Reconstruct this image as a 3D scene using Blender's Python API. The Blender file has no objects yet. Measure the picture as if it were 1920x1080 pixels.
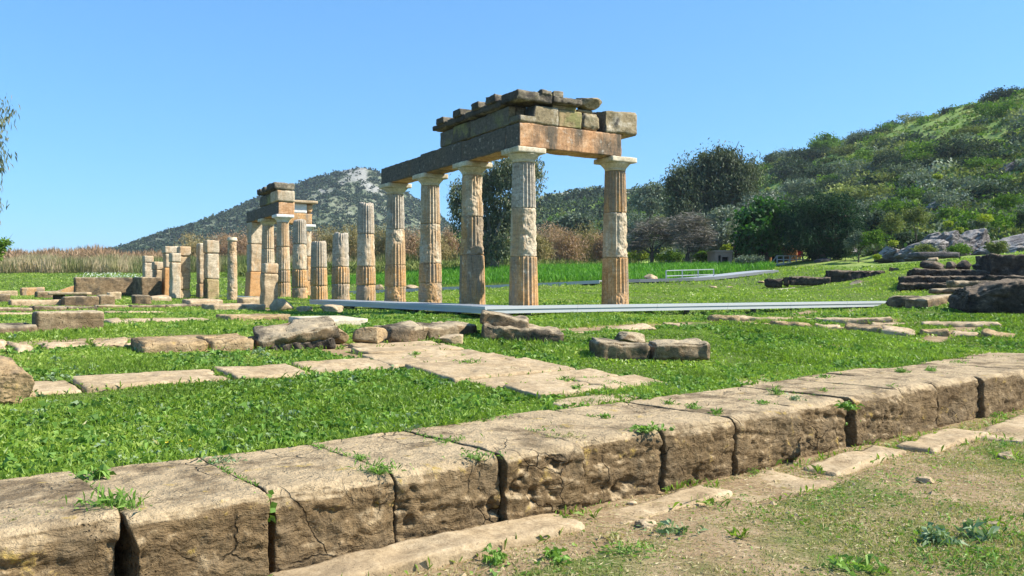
import bpy, math, random
import numpy as np
from mathutils import Vector, Matrix, Quaternion

SC = bpy.context.scene
COL = SC.collection
# ---------------------------------------------------------------- camera, sky, sun, exposure
FPX = 1550.0            # focal length in photo pixels (1920 wide)
CAMZ = 1.55
cam_d = bpy.data.cameras.new('camera'); cam = bpy.data.objects.new('camera', cam_d); COL.objects.link(cam)
cam.location = (0, 0, CAMZ); cam.rotation_euler = (math.radians(90), 0, 0)
cam_d.sensor_width = 36.0; cam_d.lens = 36.0 * FPX / 1920.0
cam_d.clip_start = 0.05; cam_d.clip_end = 6000
SC.camera = cam

SUN_EL, SUN_AZ = math.radians(43), math.radians(-4)      # azimuth from +X towards +Y
SUNV = Vector((math.cos(SUN_AZ) * math.cos(SUN_EL), math.sin(SUN_AZ) * math.cos(SUN_EL), math.sin(SUN_EL)))
W = bpy.data.worlds.new("World"); SC.world = W; W.use_nodes = True
nt = W.node_tree; nt.nodes.clear()
sky = nt.nodes.new('ShaderNodeTexSky'); sky.sky_type = 'NISHITA'; sky.sun_disc = False
sky.sun_elevation = SUN_EL; sky.sun_rotation = math.pi / 2 - SUN_AZ
sky.air_density = 1.0; sky.dust_density = 0.0; sky.ozone_density = 10.0; sky.altitude = 0
bgn = nt.nodes.new('ShaderNodeBackground'); bgn.inputs['Strength'].default_value = 0.093
out = nt.nodes.new('ShaderNodeOutputWorld')
gam = nt.nodes.new('ShaderNodeGamma'); gam.inputs['Gamma'].default_value = 0.6      # flatter, deeper blue spring sky
tint = nt.nodes.new('ShaderNodeMix'); tint.data_type = 'RGBA'; tint.blend_type = 'MULTIPLY'; tint.inputs[0].default_value = 1.0
tint.inputs[7].default_value = (1.04, 1.78, 2.26, 1)
nt.links.new(sky.outputs[0], gam.inputs[0]); nt.links.new(gam.outputs[0], tint.inputs[6]); nt.links.new(tint.outputs[2], bgn.inputs[0]); nt.links.new(bgn.outputs[0], out.inputs[0])
sun_d = bpy.data.lights.new('sun', 'SUN'); sun_d.energy = 5.0; sun_d.angle = math.radians(0.5); sun_d.color = (1.0, 0.95, 0.86)
sun = bpy.data.objects.new('sun', sun_d); COL.objects.link(sun)
sun.rotation_euler = (-SUNV).to_track_quat('-Z', 'Y').to_euler(); sun.location = SUNV * 50
SC.view_settings.view_transform = 'Standard'; SC.view_settings.look = 'None'
SC.view_settings.exposure = 1.0; SC.view_settings.gamma = 1.0; SC.view_settings.use_curve_mapping = False
SC.cycles.max_bounces = 6; SC.cycles.diffuse_bounces = 3; SC.cycles.glossy_bounces = 2
SC.cycles.transmission_bounces = 3; SC.cycles.transparent_max_bounces = 6

# ---------------------------------------------------------------- small helpers
rng = np.random.default_rng(7)
random.seed(7)

def _h(i, j, k, s):
    n = (i.astype(np.int64) * 374761393 + j.astype(np.int64) * 668265263 + k.astype(np.int64) * 2147483647 + int(s) * 974634777) & 0xffffffff
    n = ((n ^ (n >> 13)) * 1274126177) & 0xffffffff
    n = ((n ^ (n >> 15)) * 2246822519) & 0xffffffff
    return ((n ^ (n >> 16)) & 0xffffff) / float(0xffffff) * 2 - 1

def vnoise(p, s=0):
    i = np.floor(p); f = p - i; u = f * f * (3 - 2 * f); i = i.astype(np.int64)
    r = 0
    for dx in (0, 1):
        wx = u[:, 0] if dx else 1 - u[:, 0]
        for dy in (0, 1):
            wy = u[:, 1] if dy else 1 - u[:, 1]
            for dz in (0, 1):
                wz = u[:, 2] if dz else 1 - u[:, 2]
                r = r + wx * wy * wz * _h(i[:, 0] + dx, i[:, 1] + dy, i[:, 2] + dz, s)
    return r

def fbm(p, s=0, octv=4, gain=0.5, lac=2.03):
    a, t, r = 1.0, 0.0, 0
    q = np.array(p, float)
    for o in range(octv):
        r = r + a * vnoise(q, s + o * 17); t += a; a *= gain; q = q * lac + 3.7
    return r / t

def fbm2(x, y, s=0, octv=4, gain=0.5):
    x = np.atleast_1d(np.asarray(x, float)); y = np.atleast_1d(np.asarray(y, float))
    return fbm(np.stack([x, y, np.zeros_like(x) + .37], 1), s, octv, gain)

def sstep(a, b, x):
    t = np.clip((x - a) / (b - a), 0, 1); return t * t * (3 - 2 * t)

def fract(n, k):
    """turn smooth noise into broken ledges"""
    t = n * k; f = np.floor(t); return (f + sstep(.30, .70, t - f)) / k

def mesh_np(name, V, Q, tone=None, smooth=True, T=None):
    """mesh from numpy: Q quads (n,4), T tris (m,3); tone = per-vertex float attribute"""
    me = bpy.data.meshes.new(name)
    V = np.asarray(V, np.float32)
    nq = 0 if Q is None else len(Q); ntr = 0 if T is None else len(T)
    loops = []
    if nq: loops.append(np.asarray(Q, np.int32).ravel())
    if ntr: loops.append(np.asarray(T, np.int32).ravel())
    L = np.concatenate(loops)
    tot = np.concatenate([np.full(nq, 4, np.int32), np.full(ntr, 3, np.int32)])
    st = np.concatenate([[0], np.cumsum(tot)[:-1]]).astype(np.int32)
    me.vertices.add(len(V)); me.vertices.foreach_set('co', V.ravel())
    me.loops.add(len(L)); me.loops.foreach_set('vertex_index', L)
    me.polygons.add(nq + ntr); me.polygons.foreach_set('loop_start', st)
    me.polygons.foreach_set('loop_total', tot)
    me.polygons.foreach_set('use_smooth', np.full(nq + ntr, smooth, bool))
    if tone is not None:
        for k, v in (tone.items() if isinstance(tone, dict) else [('tone', tone)]):
            at = me.attributes.new(k, 'FLOAT', 'POINT'); at.data.foreach_set('value', np.asarray(v, np.float32))
    me.update(); me.validate(verbose=False)
    return me

def link(name, me, mat=None, parent=None, loc=(0, 0, 0), rot=None):
    o = bpy.data.objects.new(name, me); COL.objects.link(o)
    if mat is not None and me is not None and len(me.materials) == 0: me.materials.append(mat)
    o.location = loc
    if rot is not None:
        if isinstance(rot, Quaternion): o.rotation_mode = 'QUATERNION'; o.rotation_quaternion = rot
        else: o.rotation_euler = rot
    if parent is not None: o.parent = parent
    return o

def tag(o, label=None, cat=None, group=None, kind=None):
    if label: o['label'] = label
    if cat: o['category'] = cat
    if group: o['group'] = group
    if kind: o['kind'] = kind
    return o

def empty(name, loc, rot=None, **kw):
    o = bpy.data.objects.new(name, None); COL.objects.link(o); o.location = loc
    o.empty_display_size = 0.2
    if rot is not None:
        if isinstance(rot, Quaternion): o.rotation_mode = 'QUATERNION'; o.rotation_quaternion = rot
        else: o.rotation_euler = rot
    return tag(o, **kw)

def P(px, py, Y):
    """photo pixel at distance Y -> world point"""
    return Vector(((px - 960) / FPX * Y, Y, CAMZ - (py - 540) / FPX * Y))

# frame of the foreground wall: s along it, t inward
WD = np.array([0.78, 0.626]); WD /= np.linalg.norm(WD); WN = np.array([-WD[1], WD[0]]); W0 = np.array([-0.69, 4.85])
WYAW = math.atan2(WD[1], WD[0])
def st(x, y):
    return (x - W0[0]) * WD[0] + (y - W0[1]) * WD[1], (x - W0[0]) * WN[0] + (y - W0[1]) * WN[1]
def ws(s, t):
    return W0[0] + s * WD[0] + t * WN[0], W0[1] + s * WD[1] + t * WN[1]
# frame of the colonnade
C0 = np.array([0.26, 18.6]); D1 = np.array([-0.515, 0.857]); D2 = np.array([0.857, 0.515]); FLOOR = 1.166
D1 /= np.linalg.norm(D1); D2 /= np.linalg.norm(D2)
CYAW = math.atan2(D2[1], D2[0])
def cc(n1, n2):
    p = C0 + D1 * n1 + D2 * n2
    return float(p[0]), float(p[1])
# ---------------------------------------------------------------- terrain height
_cp = []
def _a(px, py, Y):
    p = P(px, py, Y); _cp.append((p.x, p.y, p.z))
for s_ in np.arange(-7, 15, 2.0):
    for t_, z_ in ((-1.5, .44), (0.0, .44), (1.5, .45), (3.2, .56), (5.0, .70), (6.8, .83), (8.4, .90)):
        if s_ > 9 and t_ > 7: continue
        x_, y_ = ws(s_, t_); _cp.append((x_, y_, z_))
for a in ((908, 600, 16.9), (1300, 592, 19.6), (1600, 580, 23.0), (700, 584, 22.4), (590, 578, 27), (1900, 590, 18.6), (1780, 592, 18.3),
          (980, 566, 24), (880, 564, 26), (1100, 548, 32), (1100, 533, 37.5), (800, 547, 38), (700, 549, 40), (1300, 551, 30), (1300, 530, 38), (1500, 551, 30),
          (1500, 538, 35), (1650, 546, 28), (1850, 562, 22), (1800, 545, 27), (1920, 548, 26), (1800, 490, 36), (1900, 484, 36), (1920, 500, 31), (1780, 505, 31),
          (1600, 508, 41), (1500, 519, 39), (1700, 500, 39), (1440, 511, 46), (1480, 497, 55),
          (1350, 498, 60), (1250, 505, 55), (1000, 507, 58), (1000, 529, 42), (1200, 528, 42), (800, 530, 46), (650, 535, 46),
          (700, 560, 32), (400, 560, 33), (200, 557, 34), (0, 557, 34), (-200, 557, 34), (500, 560, 36), (560, 555, 42), (0, 545, 44), (200, 546, 42), (320, 543, 48),
          (0, 520, 65), (400, 521, 62), (600, 522, 58), (-300, 520, 65), (800, 512, 58), (0, 513, 75), (400, 512, 75), (700, 507, 68),
          (480, 545, 47)):
    _a(*a)
for px, pts in {2300: ((445, 44), (380, 60), (250, 80), (120, 105), (60, 130), (80, 170)),
                1920: ((470, 45), (425, 58), (335, 80), (255, 100), (182, 130), (195, 165)),
                1700: ((478, 52), (430, 70), (352, 95), (285, 125), (235, 160), (250, 210), (300, 350)),
                1550: ((484, 58), (442, 80), (384, 110), (325, 150), (281, 190), (296, 240)),
                1440: ((488, 62), (452, 85), (402, 120), (345, 170), (307, 210), (322, 260), (355, 380)),
                1300: ((498, 66), (465, 95), (415, 140), (377, 190), (352, 240), (362, 290), (385, 430)),
                1150: ((505, 66), (478, 110), (425, 170), (390, 230), (364, 300), (372, 360), (395, 460)),
                1020: ((505, 66), (484, 110), (435, 190), (394, 260), (368, 330), (376, 400), (395, 520)),
                850: ((505, 66), (493, 110), (478, 200), (470, 330), (480, 480)),
                700: ((498, 110), (492, 200), (488, 400), (492, 600)),
                400: ((503, 110), (500, 200), (498, 400)),
                0: ((506, 110), (502, 200), (500, 400)),
                -600: ((513, 75), (505, 110), (502, 200), (501, 400)),
                }.items():
    for a in pts: _a(px, *a)
for a in ((-2000, 530, 60), (-1500, 560, 20), (3500, 520, 40), (3000, 590, 15)):
    _a(*a)
CP = np.array(_cp)
def _tpsU(r2): return np.where(r2 < 1e-12, 0, .5 * r2 * np.log(np.maximum(r2, 1e-12)))
_S = 20.0
_X = CP[:, :2] / _S
_K = _tpsU(((_X[:, None] - _X[None]) ** 2).sum(2)) + np.eye(len(CP)) * 2e-4
_Pm = np.c_[np.ones(len(CP)), _X]
_A = np.block([[_K, _Pm], [_Pm.T, np.zeros((3, 3))]])
_w = np.linalg.solve(_A, np.r_[CP[:, 2], 0, 0, 0])

def ground(x, y):
    x = np.atleast_1d(np.asarray(x, float)); y = np.atleast_1d(np.asarray(y, float)); sh = x.shape
    x = x.ravel(); y = y.ravel(); z = np.empty_like(x)
    for a in range(0, len(x), 20000):
        X = np.c_[x[a:a + 20000], y[a:a + 20000]] / _S
        U = _tpsU(((X[:, None] - _X[None]) ** 2).sum(2))
        z[a:a + 20000] = U @ _w[:-3] + _w[-3] + X @ _w[-2:]
    r = np.hypot(x, y)
    z = np.clip(z, -3, 70)
    far = sstep(420, 700, r); z = z * (1 - far) + 8 * far
    s, t = st(x, y)
    k = sstep(0.90, 1.12, t)                   # the step hidden under the wall blocks
    # lower ground in front of the wall
    low = 0.0 + 0.0 * s
    z = z * k + low * (1 - k)
    return z.reshape(sh)

def gz(x, y): return float(ground(x, y)[0])
def gzn(x, y): return gz(x, y) + float(.03 * fbm2(x * 1.3, y * 1.3, 5, 4)[0] * np.clip(math.hypot(x, y) / 6, .5, 3))

def G(px, py, z=None):
    """point of the ground seen at a photo pixel"""
    k = (px - 960) / FPX; m = (py - 540) / FPX
    Ys = np.geomspace(2.5, 120, 900)
    d = (CAMZ - m * Ys) - ground(k * Ys, Ys)
    i = np.argmax(d < 0)
    if d[i] >= 0: i = len(Ys) - 1
    Y = Ys[i] if i == 0 else Ys[i - 1] + (Ys[i] - Ys[i - 1]) * d[i - 1] / (d[i - 1] - d[i])
    return float(k * Y), float(Y)

def gnormal(x, y, e=0.4):
    z = ground(np.array([x + e, x - e, x, x]), np.array([y, y, y + e, y - e]))
    return Vector((-(z[0] - z[1]) / (2 * e), -(z[2] - z[3]) / (2 * e), 1)).normalized()
# ---------------------------------------------------------------- materials
class NB:
    """tiny node-graph helper"""
    def __init__(s, name):
        s.m = bpy.data.materials.new(name); s.m.use_nodes = True
        s.t = s.m.node_tree; s.t.nodes.clear()
        s.out = s.n('ShaderNodeOutputMaterial')
    def n(s, typ, **kw):
        nd = s.t.nodes.new(typ)
        for k, v in kw.items():
            if k.startswith('i_'): nd.inputs[k[2:].replace('_', ' ')].default_value = v
            else: setattr(nd, k, v)
        return nd
    def l(s, a, b): s.t.links.new(a, b)
    def noise(s, vec, scale, detail=4, rough=.55, dist=0):
        nd = s.n('ShaderNodeTexNoise'); nd.inputs['Scale'].default_value = scale; nd.inputs['Detail'].default_value = detail
        nd.inputs['Roughness'].default_value = rough; nd.inputs['Distortion'].default_value = dist
        s.l(vec, nd.inputs['Vector']); return nd.outputs['Fac']
    def voro(s, vec, scale, feature='F1', rnd=1):
        nd = s.n('ShaderNodeTexVoronoi'); nd.feature = feature; nd.inputs['Scale'].default_value = scale
        s.l(vec, nd.inputs['Vector']); return nd.outputs['Distance']
    def ramp(s, fac, stops):
        nd = s.n('ShaderNodeValToRGB'); cr = nd.color_ramp
        while len(cr.elements) > len(stops): cr.elements.remove(cr.elements[-1])
        while len(cr.elements) < len(stops): cr.elements.new(0.5)
        for e, (p, c) in zip(cr.elements, stops):
            e.position = p; e.color = (*c, 1) if not np.isscalar(c) else (c, c, c, 1)
        s.l(fac, nd.inputs[0]); return nd.outputs[0]
    def mix(s, fac, a, b, mode='MIX'):
        nd = s.n('ShaderNodeMix', data_type='RGBA', blend_type=mode)
        for sock, v in ((nd.inputs[0], fac), (nd.inputs[6], a), (nd.inputs[7], b)):
            if hasattr(v, 'links'): s.l(v, sock)
            elif np.isscalar(v): sock.default_value = v
            else: sock.default_value = (*v, 1)
        return nd.outputs[2]
    def math(s, op, a, b=0.0, c=None):
        nd = s.n('ShaderNodeMath', operation=op)
        for sock, v in zip(nd.inputs, (a, b, c)):
            if v is None: continue
            if hasattr(v, 'links'): s.l(v, sock)
            else: sock.default_value = v
        return nd.outputs[0]
    def objvec(s, rnd=True):
        tc = s.n('ShaderNodeTexCoord')
        if not rnd: return tc.outputs['Object']
        oi = s.n('ShaderNodeObjectInfo'); ad = s.n('ShaderNodeVectorMath', operation='ADD')
        mu = s.math('MULTIPLY', oi.outputs['Random'], 87.0)
        s.l(tc.outputs['Object'], ad.inputs[0]); s.l(mu, ad.inputs[1]); return ad.outputs[0]
    def attr(s, name='tone'):
        return s.n('ShaderNodeAttribute', attribute_name=name).outputs['Fac']
    def bump(s, h, strength=.5, dist=.02, normal=None):
        nd = s.n('ShaderNodeBump'); nd.inputs['Strength'].default_value = strength; nd.inputs['Distance'].default_value = dist
        s.l(h, nd.inputs['Height'])
        if normal is not None: s.l(normal, nd.inputs['Normal'])
        return nd.outputs[0]
    def princ(s, col, rough=.9, spec=.2, normal=None, metal=0):
        nd = s.n('ShaderNodeBsdfPrincipled')
        for k, v in (('Base Color', col), ('Roughness', rough)):
            if hasattr(v, 'links'): s.l(v, nd.inputs[k])
            else: nd.inputs[k].default_value = (*v, 1) if not np.isscalar(v) else v
        nd.inputs['Specular IOR Level'].default_value = spec; nd.inputs['Metallic'].default_value = metal
        if normal is not None: s.l(normal, nd.inputs['Normal'])
        return nd.outputs[0]
    def done(s, sh):
        s.l(sh, s.out.inputs['Surface']); return s.m

def stone(name, c1, c2, c3, sc=1.0, bump=.6, bd=.012, stain=None, stain_amt=.5, stain_sc=1.3, top=None, left=None, streak=0.0, spots=None, pits=1.0):
    """weathered stone: three-tone mottling, dark pits, stains; left = lichen crust by facing, top = tone of up-facing faces"""
    dim = lambda c: None if c is None else tuple(.93 * q for q in c)
    c1, c2, c3, stain, top, left, spots = map(dim, (c1, c2, c3, stain, top, left, spots))
    b = NB(name); v = b.objvec()
    n1 = b.noise(v, 2.3 * sc, 8, .62); n2 = b.noise(v, 11 * sc, 6, .65); n3 = b.noise(v, 55 * sc, 4, .7)
    f = b.math('ADD', b.math('MULTIPLY', n1, .6), b.math('MULTIPLY', n2, .4))
    col = b.ramp(f, [(.33, c1), (.5, c2), (.66, c3)])
    gr = b.ramp(b.math('ADD', b.math('MULTIPLY', n3, .6), b.math('MULTIPLY', n2, .4)), [(.34, .50), (.5, .95), (.66, 1.22)])
    col = b.mix(.8, col, gr, 'MULTIPLY')
    geo = b.n('ShaderNodeNewGeometry'); sx = b.n('ShaderNodeSeparateXYZ')
    tc = b.n('ShaderNodeTexCoord'); b.l(tc.outputs['Normal'], sx.inputs[0])
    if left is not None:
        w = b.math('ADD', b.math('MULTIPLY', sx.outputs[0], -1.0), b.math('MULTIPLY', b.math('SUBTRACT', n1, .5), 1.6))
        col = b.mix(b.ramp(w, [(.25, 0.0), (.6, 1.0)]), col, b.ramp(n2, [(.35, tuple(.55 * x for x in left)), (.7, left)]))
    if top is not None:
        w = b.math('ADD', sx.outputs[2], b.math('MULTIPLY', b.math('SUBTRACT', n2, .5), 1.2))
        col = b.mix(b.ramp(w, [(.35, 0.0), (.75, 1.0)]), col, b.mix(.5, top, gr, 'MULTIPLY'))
    if stain is not None:
        sv = v
        if streak:
            mp = b.n('ShaderNodeMapping'); mp.inputs['Scale'].default_value = (1, 1, streak); b.l(v, mp.inputs['Vector']); sv = mp.outputs[0]
        s1 = b.noise(sv, stain_sc, 7, .68)
        lo = .62 - .3 * stain_amt
        col = b.mix(b.ramp(s1, [(lo, 0.0), (lo + .12, 1.0)]), col, b.mix(.6, stain, gr, 'MULTIPLY'))
    if spots is not None:
        s2 = b.noise(v, 5.5 * sc, 6, .7)
        col = b.mix(b.ramp(s2, [(.60, 0.0), (.68, .8)]), col, spots)
    # sparse pits, hair cracks and bedding lines: dirt sits in them, and they are cut into the surface
    dv = b.n('ShaderNodeVectorMath', operation='ADD'); nc = b.n('ShaderNodeTexNoise'); nc.inputs['Scale'].default_value = 6 * sc; nc.inputs['Detail'].default_value = 3; b.l(v, nc.inputs['Vector'])
    ms = b.n('ShaderNodeVectorMath', operation='SCALE'); ms.inputs['Scale'].default_value = .16 / sc; b.l(nc.outputs['Color'], ms.inputs[0]); b.l(v, dv.inputs[0]); b.l(ms.outputs[0], dv.inputs[1]); w_ = dv.outputs[0]
    vo = b.voro(w_, 21 * sc); vo2 = b.voro(w_, 48 * sc)
    gate = b.ramp(b.noise(v, 3.1 * sc, 4, .6), [(.46, 1.0), (.60, 0.0)] if pits <= 1 else [(.53, 1.0), (.68, 0.0)])
    pit = b.math('MULTIPLY', b.ramp(vo, [(.10, 0.0), (.24, 1.0)]), b.ramp(vo2, [(.10, 0.2), (.28, 1.0)]))
    pitm = b.math('MAXIMUM', pit, gate)
    ck = b.ramp(b.voro(w_, 2.6 * sc, 'DISTANCE_TO_EDGE'), [(.0, 0.0), (.022, 1.0)])
    ckm = b.math('MAXIMUM', ck, b.ramp(b.noise(v, 1.7 * sc, 3, .5), [(.36, 0.0), (.44, 1.0)]))
    mpz = b.n('ShaderNodeMapping'); mpz.inputs['Scale'].default_value = (1, 1, 7); b.l(w_, mpz.inputs['Vector'])
    lam = b.noise(mpz.outputs[0], 3.2 * sc, 5, .65)
    dk = b.math('MULTIPLY', b.math('MULTIPLY', b.ramp(pitm, [(0, 1 - .62 * min(1, pits)), (1, 1.0)]), b.ramp(ckm, [(0, 1 - .5 * min(1, pits)), (1, 1.0)])), b.ramp(lam, [(.36, 1 - .22 * min(1, pits)), (.55, 1.04)]))
    col = b.mix(1.0, col, dk, 'MULTIPLY')
    h = b.math('ADD', b.math('ADD', b.math('MULTIPLY', n2, .9), b.math('MULTIPLY', n3, .35)), b.math('ADD', b.math('MULTIPLY', pitm, .55 * pits), b.math('ADD', b.math('MULTIPLY', ckm, .4 * pits), b.math('MULTIPLY', lam, .8 * pits))))
    nr = b.bump(h, bump, bd)
    return b.done(b.princ(col, .92, .12, nr))

M = {}
M['poros'] = stone('terrace_limestone', (.29, .19, .09), (.41, .285, .15), (.52, .39, .235), 1.0, .9, .02,
                   stain=(.20, .145, .09), stain_amt=.30, stain_sc=1.6, spots=(.45, .30, .09))
M['poros_dark'] = stone('dark_weathered_limestone', (.16, .105, .055), (.26, .18, .10), (.37, .275, .165), 1.0, .9, .02,
                   stain=(.10, .08, .055), stain_amt=.45, top=(.42, .33, .21))
M['poros_pale'] = stone('pale_worn_limestone', (.36, .25, .135), (.49, .36, .215), (.59, .465, .305), 1.1, .6, .012,
                   stain=(.33, .25, .15), stain_amt=.3)
M['pale_slab'] = stone('pale_smooth_slab', (.50, .42, .29), (.58, .50, .36), (.64, .57, .44), 1.2, .3, .008, stain=(.40, .34, .24), stain_amt=.2)
M['black_rock'] = stone('dark_brown_rock', (.035, .028, .023), (.075, .06, .045), (.16, .125, .09), .8, 1.0, .03, top=(.21, .16, .11), stain=(.04, .034, .03), stain_amt=.4)  # near-black sides and browner top have shade and sun painted in
M['orange'] = stone('orange_poros', (.43, .22, .085), (.59, .34, .145), (.70, .46, .25), 1.4, .7, .010, stain=(.34, .26, .175), stain_amt=.55, stain_sc=2.0, streak=.30, spots=(.62, .53, .40))
M['orange_new'] = stone('orange_restored', (.48, .25, .10), (.55, .30, .125), (.60, .34, .15), 1.0, .15, .004, stain=(.48, .30, .16), stain_amt=.15, pits=.2)
M['white'] = stone('grey_white_stone', (.40, .315, .205), (.56, .455, .315), (.69, .585, .43), 1.3, .8, .012, stain=(.52, .345, .19), stain_amt=.50, stain_sc=2.0, streak=.3)
M['grey'] = stone('grey_weathered_stone', (.28, .24, .185), (.45, .39, .305), (.62, .55, .44), 1.3, .8, .012, stain=(.50, .38, .25), stain_amt=.38, streak=.3)
M['cream'] = stone('cream_capital_stone', (.52, .43, .28), (.62, .53, .37), (.70, .62, .47), 1.2, .25, .005, stain=(.42, .33, .19), stain_amt=.3, pits=.4)
M['newwhite'] = stone('new_white_marble', (.70, .67, .60), (.75, .72, .66), (.78, .76, .70), 1.0, .1, .003, pits=.1)
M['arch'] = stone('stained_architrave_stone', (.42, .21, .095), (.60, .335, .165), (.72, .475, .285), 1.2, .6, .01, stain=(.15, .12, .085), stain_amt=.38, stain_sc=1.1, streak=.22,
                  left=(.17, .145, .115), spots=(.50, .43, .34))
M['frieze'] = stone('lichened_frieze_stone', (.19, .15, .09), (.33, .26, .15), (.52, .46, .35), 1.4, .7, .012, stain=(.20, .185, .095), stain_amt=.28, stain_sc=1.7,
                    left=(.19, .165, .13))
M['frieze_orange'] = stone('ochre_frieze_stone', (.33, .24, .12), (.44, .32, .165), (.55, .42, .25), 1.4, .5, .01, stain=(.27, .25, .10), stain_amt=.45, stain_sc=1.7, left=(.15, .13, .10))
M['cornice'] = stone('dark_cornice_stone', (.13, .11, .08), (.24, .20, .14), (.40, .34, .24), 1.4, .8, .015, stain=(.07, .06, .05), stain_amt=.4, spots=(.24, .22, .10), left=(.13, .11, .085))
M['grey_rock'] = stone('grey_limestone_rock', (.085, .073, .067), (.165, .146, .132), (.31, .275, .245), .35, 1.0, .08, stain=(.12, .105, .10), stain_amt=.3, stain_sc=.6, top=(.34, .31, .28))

def metal_paint(name, col, rough=.5):
    b = NB(name); v = b.objvec(); n = b.noise(v, 3, 5, .6)
    mp = b.n('ShaderNodeMapping'); mp.inputs['Scale'].default_value = (.3, 6, 6); b.l(v, mp.inputs['Vector'])
    n2 = b.noise(mp.outputs[0], 4, 4, .6)
    c = b.mix(b.math('MULTIPLY', n, .5), b.mix(b.math('MULTIPLY', n2, .7), tuple(x * .75 for x in col), col), tuple(x * .8 for x in col))
    return b.done(b.princ(c, rough, .4, b.bump(n2, .1, .002)))
M['deck'] = metal_paint('grey_decking', (.40, .41, .41))
M['deck_dark'] = metal_paint('dark_grey_decking', (.17, .18, .19))
M['fascia'] = metal_paint('pale_grey_fascia', (.56, .57, .56))
M['rail'] = metal_paint('pale_metal_rail', (.46, .48, .47), .4)
M['dark_metal'] = metal_paint('dark_support', (.08, .08, .08))

def leaf_mat(name, stops, transl=.35, spec=.25, rough=.55, attr='tone'):
    b = NB(name)
    oi = b.n('ShaderNodeObjectInfo')
    t = b.math('ADD', b.attr(attr), b.math('MULTIPLY', b.math('SUBTRACT', oi.outputs['Random'], .5), .22))
    col = b.ramp(t, stops)
    pr = b.princ(col, rough, spec)
    tr = b.n('ShaderNodeBsdfTranslucent')
    b.l(b.mix(1.0, col, (1.15, 1.25, .6), 'MULTIPLY'), tr.inputs['Color'])
    mx = b.n('ShaderNodeMixShader'); mx.inputs[0].default_value = transl
    b.l(pr, mx.inputs[1]); b.l(tr.outputs[0], mx.inputs[2])
    return b.done(mx.outputs[0])
M['grass'] = leaf_mat('lush_grass', [(0, (.09, .145, .02)), (.35, (.175, .275, .035)), (.7, (.275, .39, .06)), (.93, (.39, .46, .10)), (1, (.46, .42, .19))], .4, .35, .45)
M['dry'] = leaf_mat('dry_grass', [(0, (.15, .22, .045)), (.3, (.27, .30, .085)), (.6, (.40, .34, .17)), (1, (.52, .43, .25))], .3)
M['weed'] = leaf_mat('weed_leaf', [(0, (.07, .145, .025)), (.5, (.155, .28, .045)), (1, (.29, .43, .10))], .35)
M['greyweed'] = leaf_mat('grey_thistle_leaf', [(0, (.10, .17, .06)), (.5, (.20, .28, .13)), (1, (.34, .42, .25))], .25)
M['tallgrass'] = leaf_mat('tall_green_grass', [(0, (.045, .13, .015)), (.5, (.09, .25, .022)), (1, (.18, .37, .04))], .4)
M['reed'] = leaf_mat('dry_reed', [(0, (.12, .16, .045)), (.35, (.27, .25, .12)), (.7, (.46, .355, .23)), (1, (.57, .46, .325))], .3)
M['rust'] = leaf_mat('rust_twig', [(0, (.17, .13, .06)), (.4, (.34, .215, .125)), (.75, (.46, .30, .19)), (1, (.55, .41, .28))], .25)
M['golden'] = leaf_mat('golden_twig', [(0, (.15, .15, .05)), (.4, (.31, .25, .105)), (.75, (.45, .33, .16)), (1, (.52, .42, .24))], .25)
M['euca'] = leaf_mat('eucalyptus_leaf', [(0, (.05, .07, .035)), (.45, (.13, .155, .085)), (.8, (.24, .245, .145)), (1, (.38, .29, .20))], .22, .15, .6)
M['olive'] = leaf_mat('olive_leaf', [(0, (.07, .09, .055)), (.5, (.19, .225, .155)), (1, (.42, .46, .36))], .2, .35, .45)
M['fig'] = leaf_mat('fig_leaf', [(0, (.018, .055, .010)), (.5, (.038, .115, .018)), (1, (.085, .20, .032))], .35, .35)
M['cypress'] = leaf_mat('juniper_leaf', [(0, (.015, .035, .018)), (.5, (.03, .07, .032)), (1, (.08, .15, .06))], .2, .08, .7)
M['bare'] = leaf_mat('bare_twig', [(0, (.09, .08, .065)), (.5, (.17, .15, .12)), (1, (.27, .24, .19))], .1)
M['maquis'] = leaf_mat('dark_maquis_leaf', [(0, (.022, .038, .024)), (.5, (.052, .08, .044)), (1, (.115, .155, .082))], .2, .08, .7)
M['greyshrub'] = leaf_mat('grey_green_leaf', [(0, (.06, .085, .055)), (.5, (.16, .20, .135)), (1, (.31, .35, .25))], .2, .08, .7)
M['brightshrub'] = leaf_mat('bright_green_leaf', [(0, (.04, .09, .012)), (.5, (.10, .19, .022)), (1, (.26, .37, .05))], .3, .1, .7)
M['spurge'] = leaf_mat('yellow_green_flower', [(0, (.13, .19, .015)), (.5, (.30, .36, .02)), (1, (.48, .50, .04))], .25)
M['oliveshrub'] = leaf_mat('olive_drab_leaf', [(0, (.08, .10, .03)), (.5, (.17, .20, .06)), (1, (.36, .38, .13))], .25, .08, .7)
M['yellow_flower'] = leaf_mat('yellow_petal', [(0, (.6, .45, .02)), (1, (.7, .55, .03))], .2)
M['white_flower'] = leaf_mat('white_petal', [(0, (.62, .66, .55)), (1, (.72, .74, .66))], .2)
M['red_petal'] = leaf_mat('red_petal', [(0, (.4, .015, .015)), (1, (.55, .02, .02))], .2)

def bark(name, c1, c2):
    b = NB(name); v = b.objvec()
    mp = b.n('ShaderNodeMapping'); mp.inputs['Scale'].default_value = (3, 3, .6); b.l(v, mp.inputs['Vector'])
    n = b.noise(mp.outputs[0], 4, 6, .65)
    return b.done(b.princ(b.ramp(n, [(.3, c1), (.7, c2)]), .9, .1, b.bump(n, .7, .03)))
M['bark'] = bark('grey_brown_bark', (.05, .04, .03), (.15, .12, .09))
M['palebark'] = bark('pale_bark', (.14, .12, .10), (.30, .27, .23))

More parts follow.
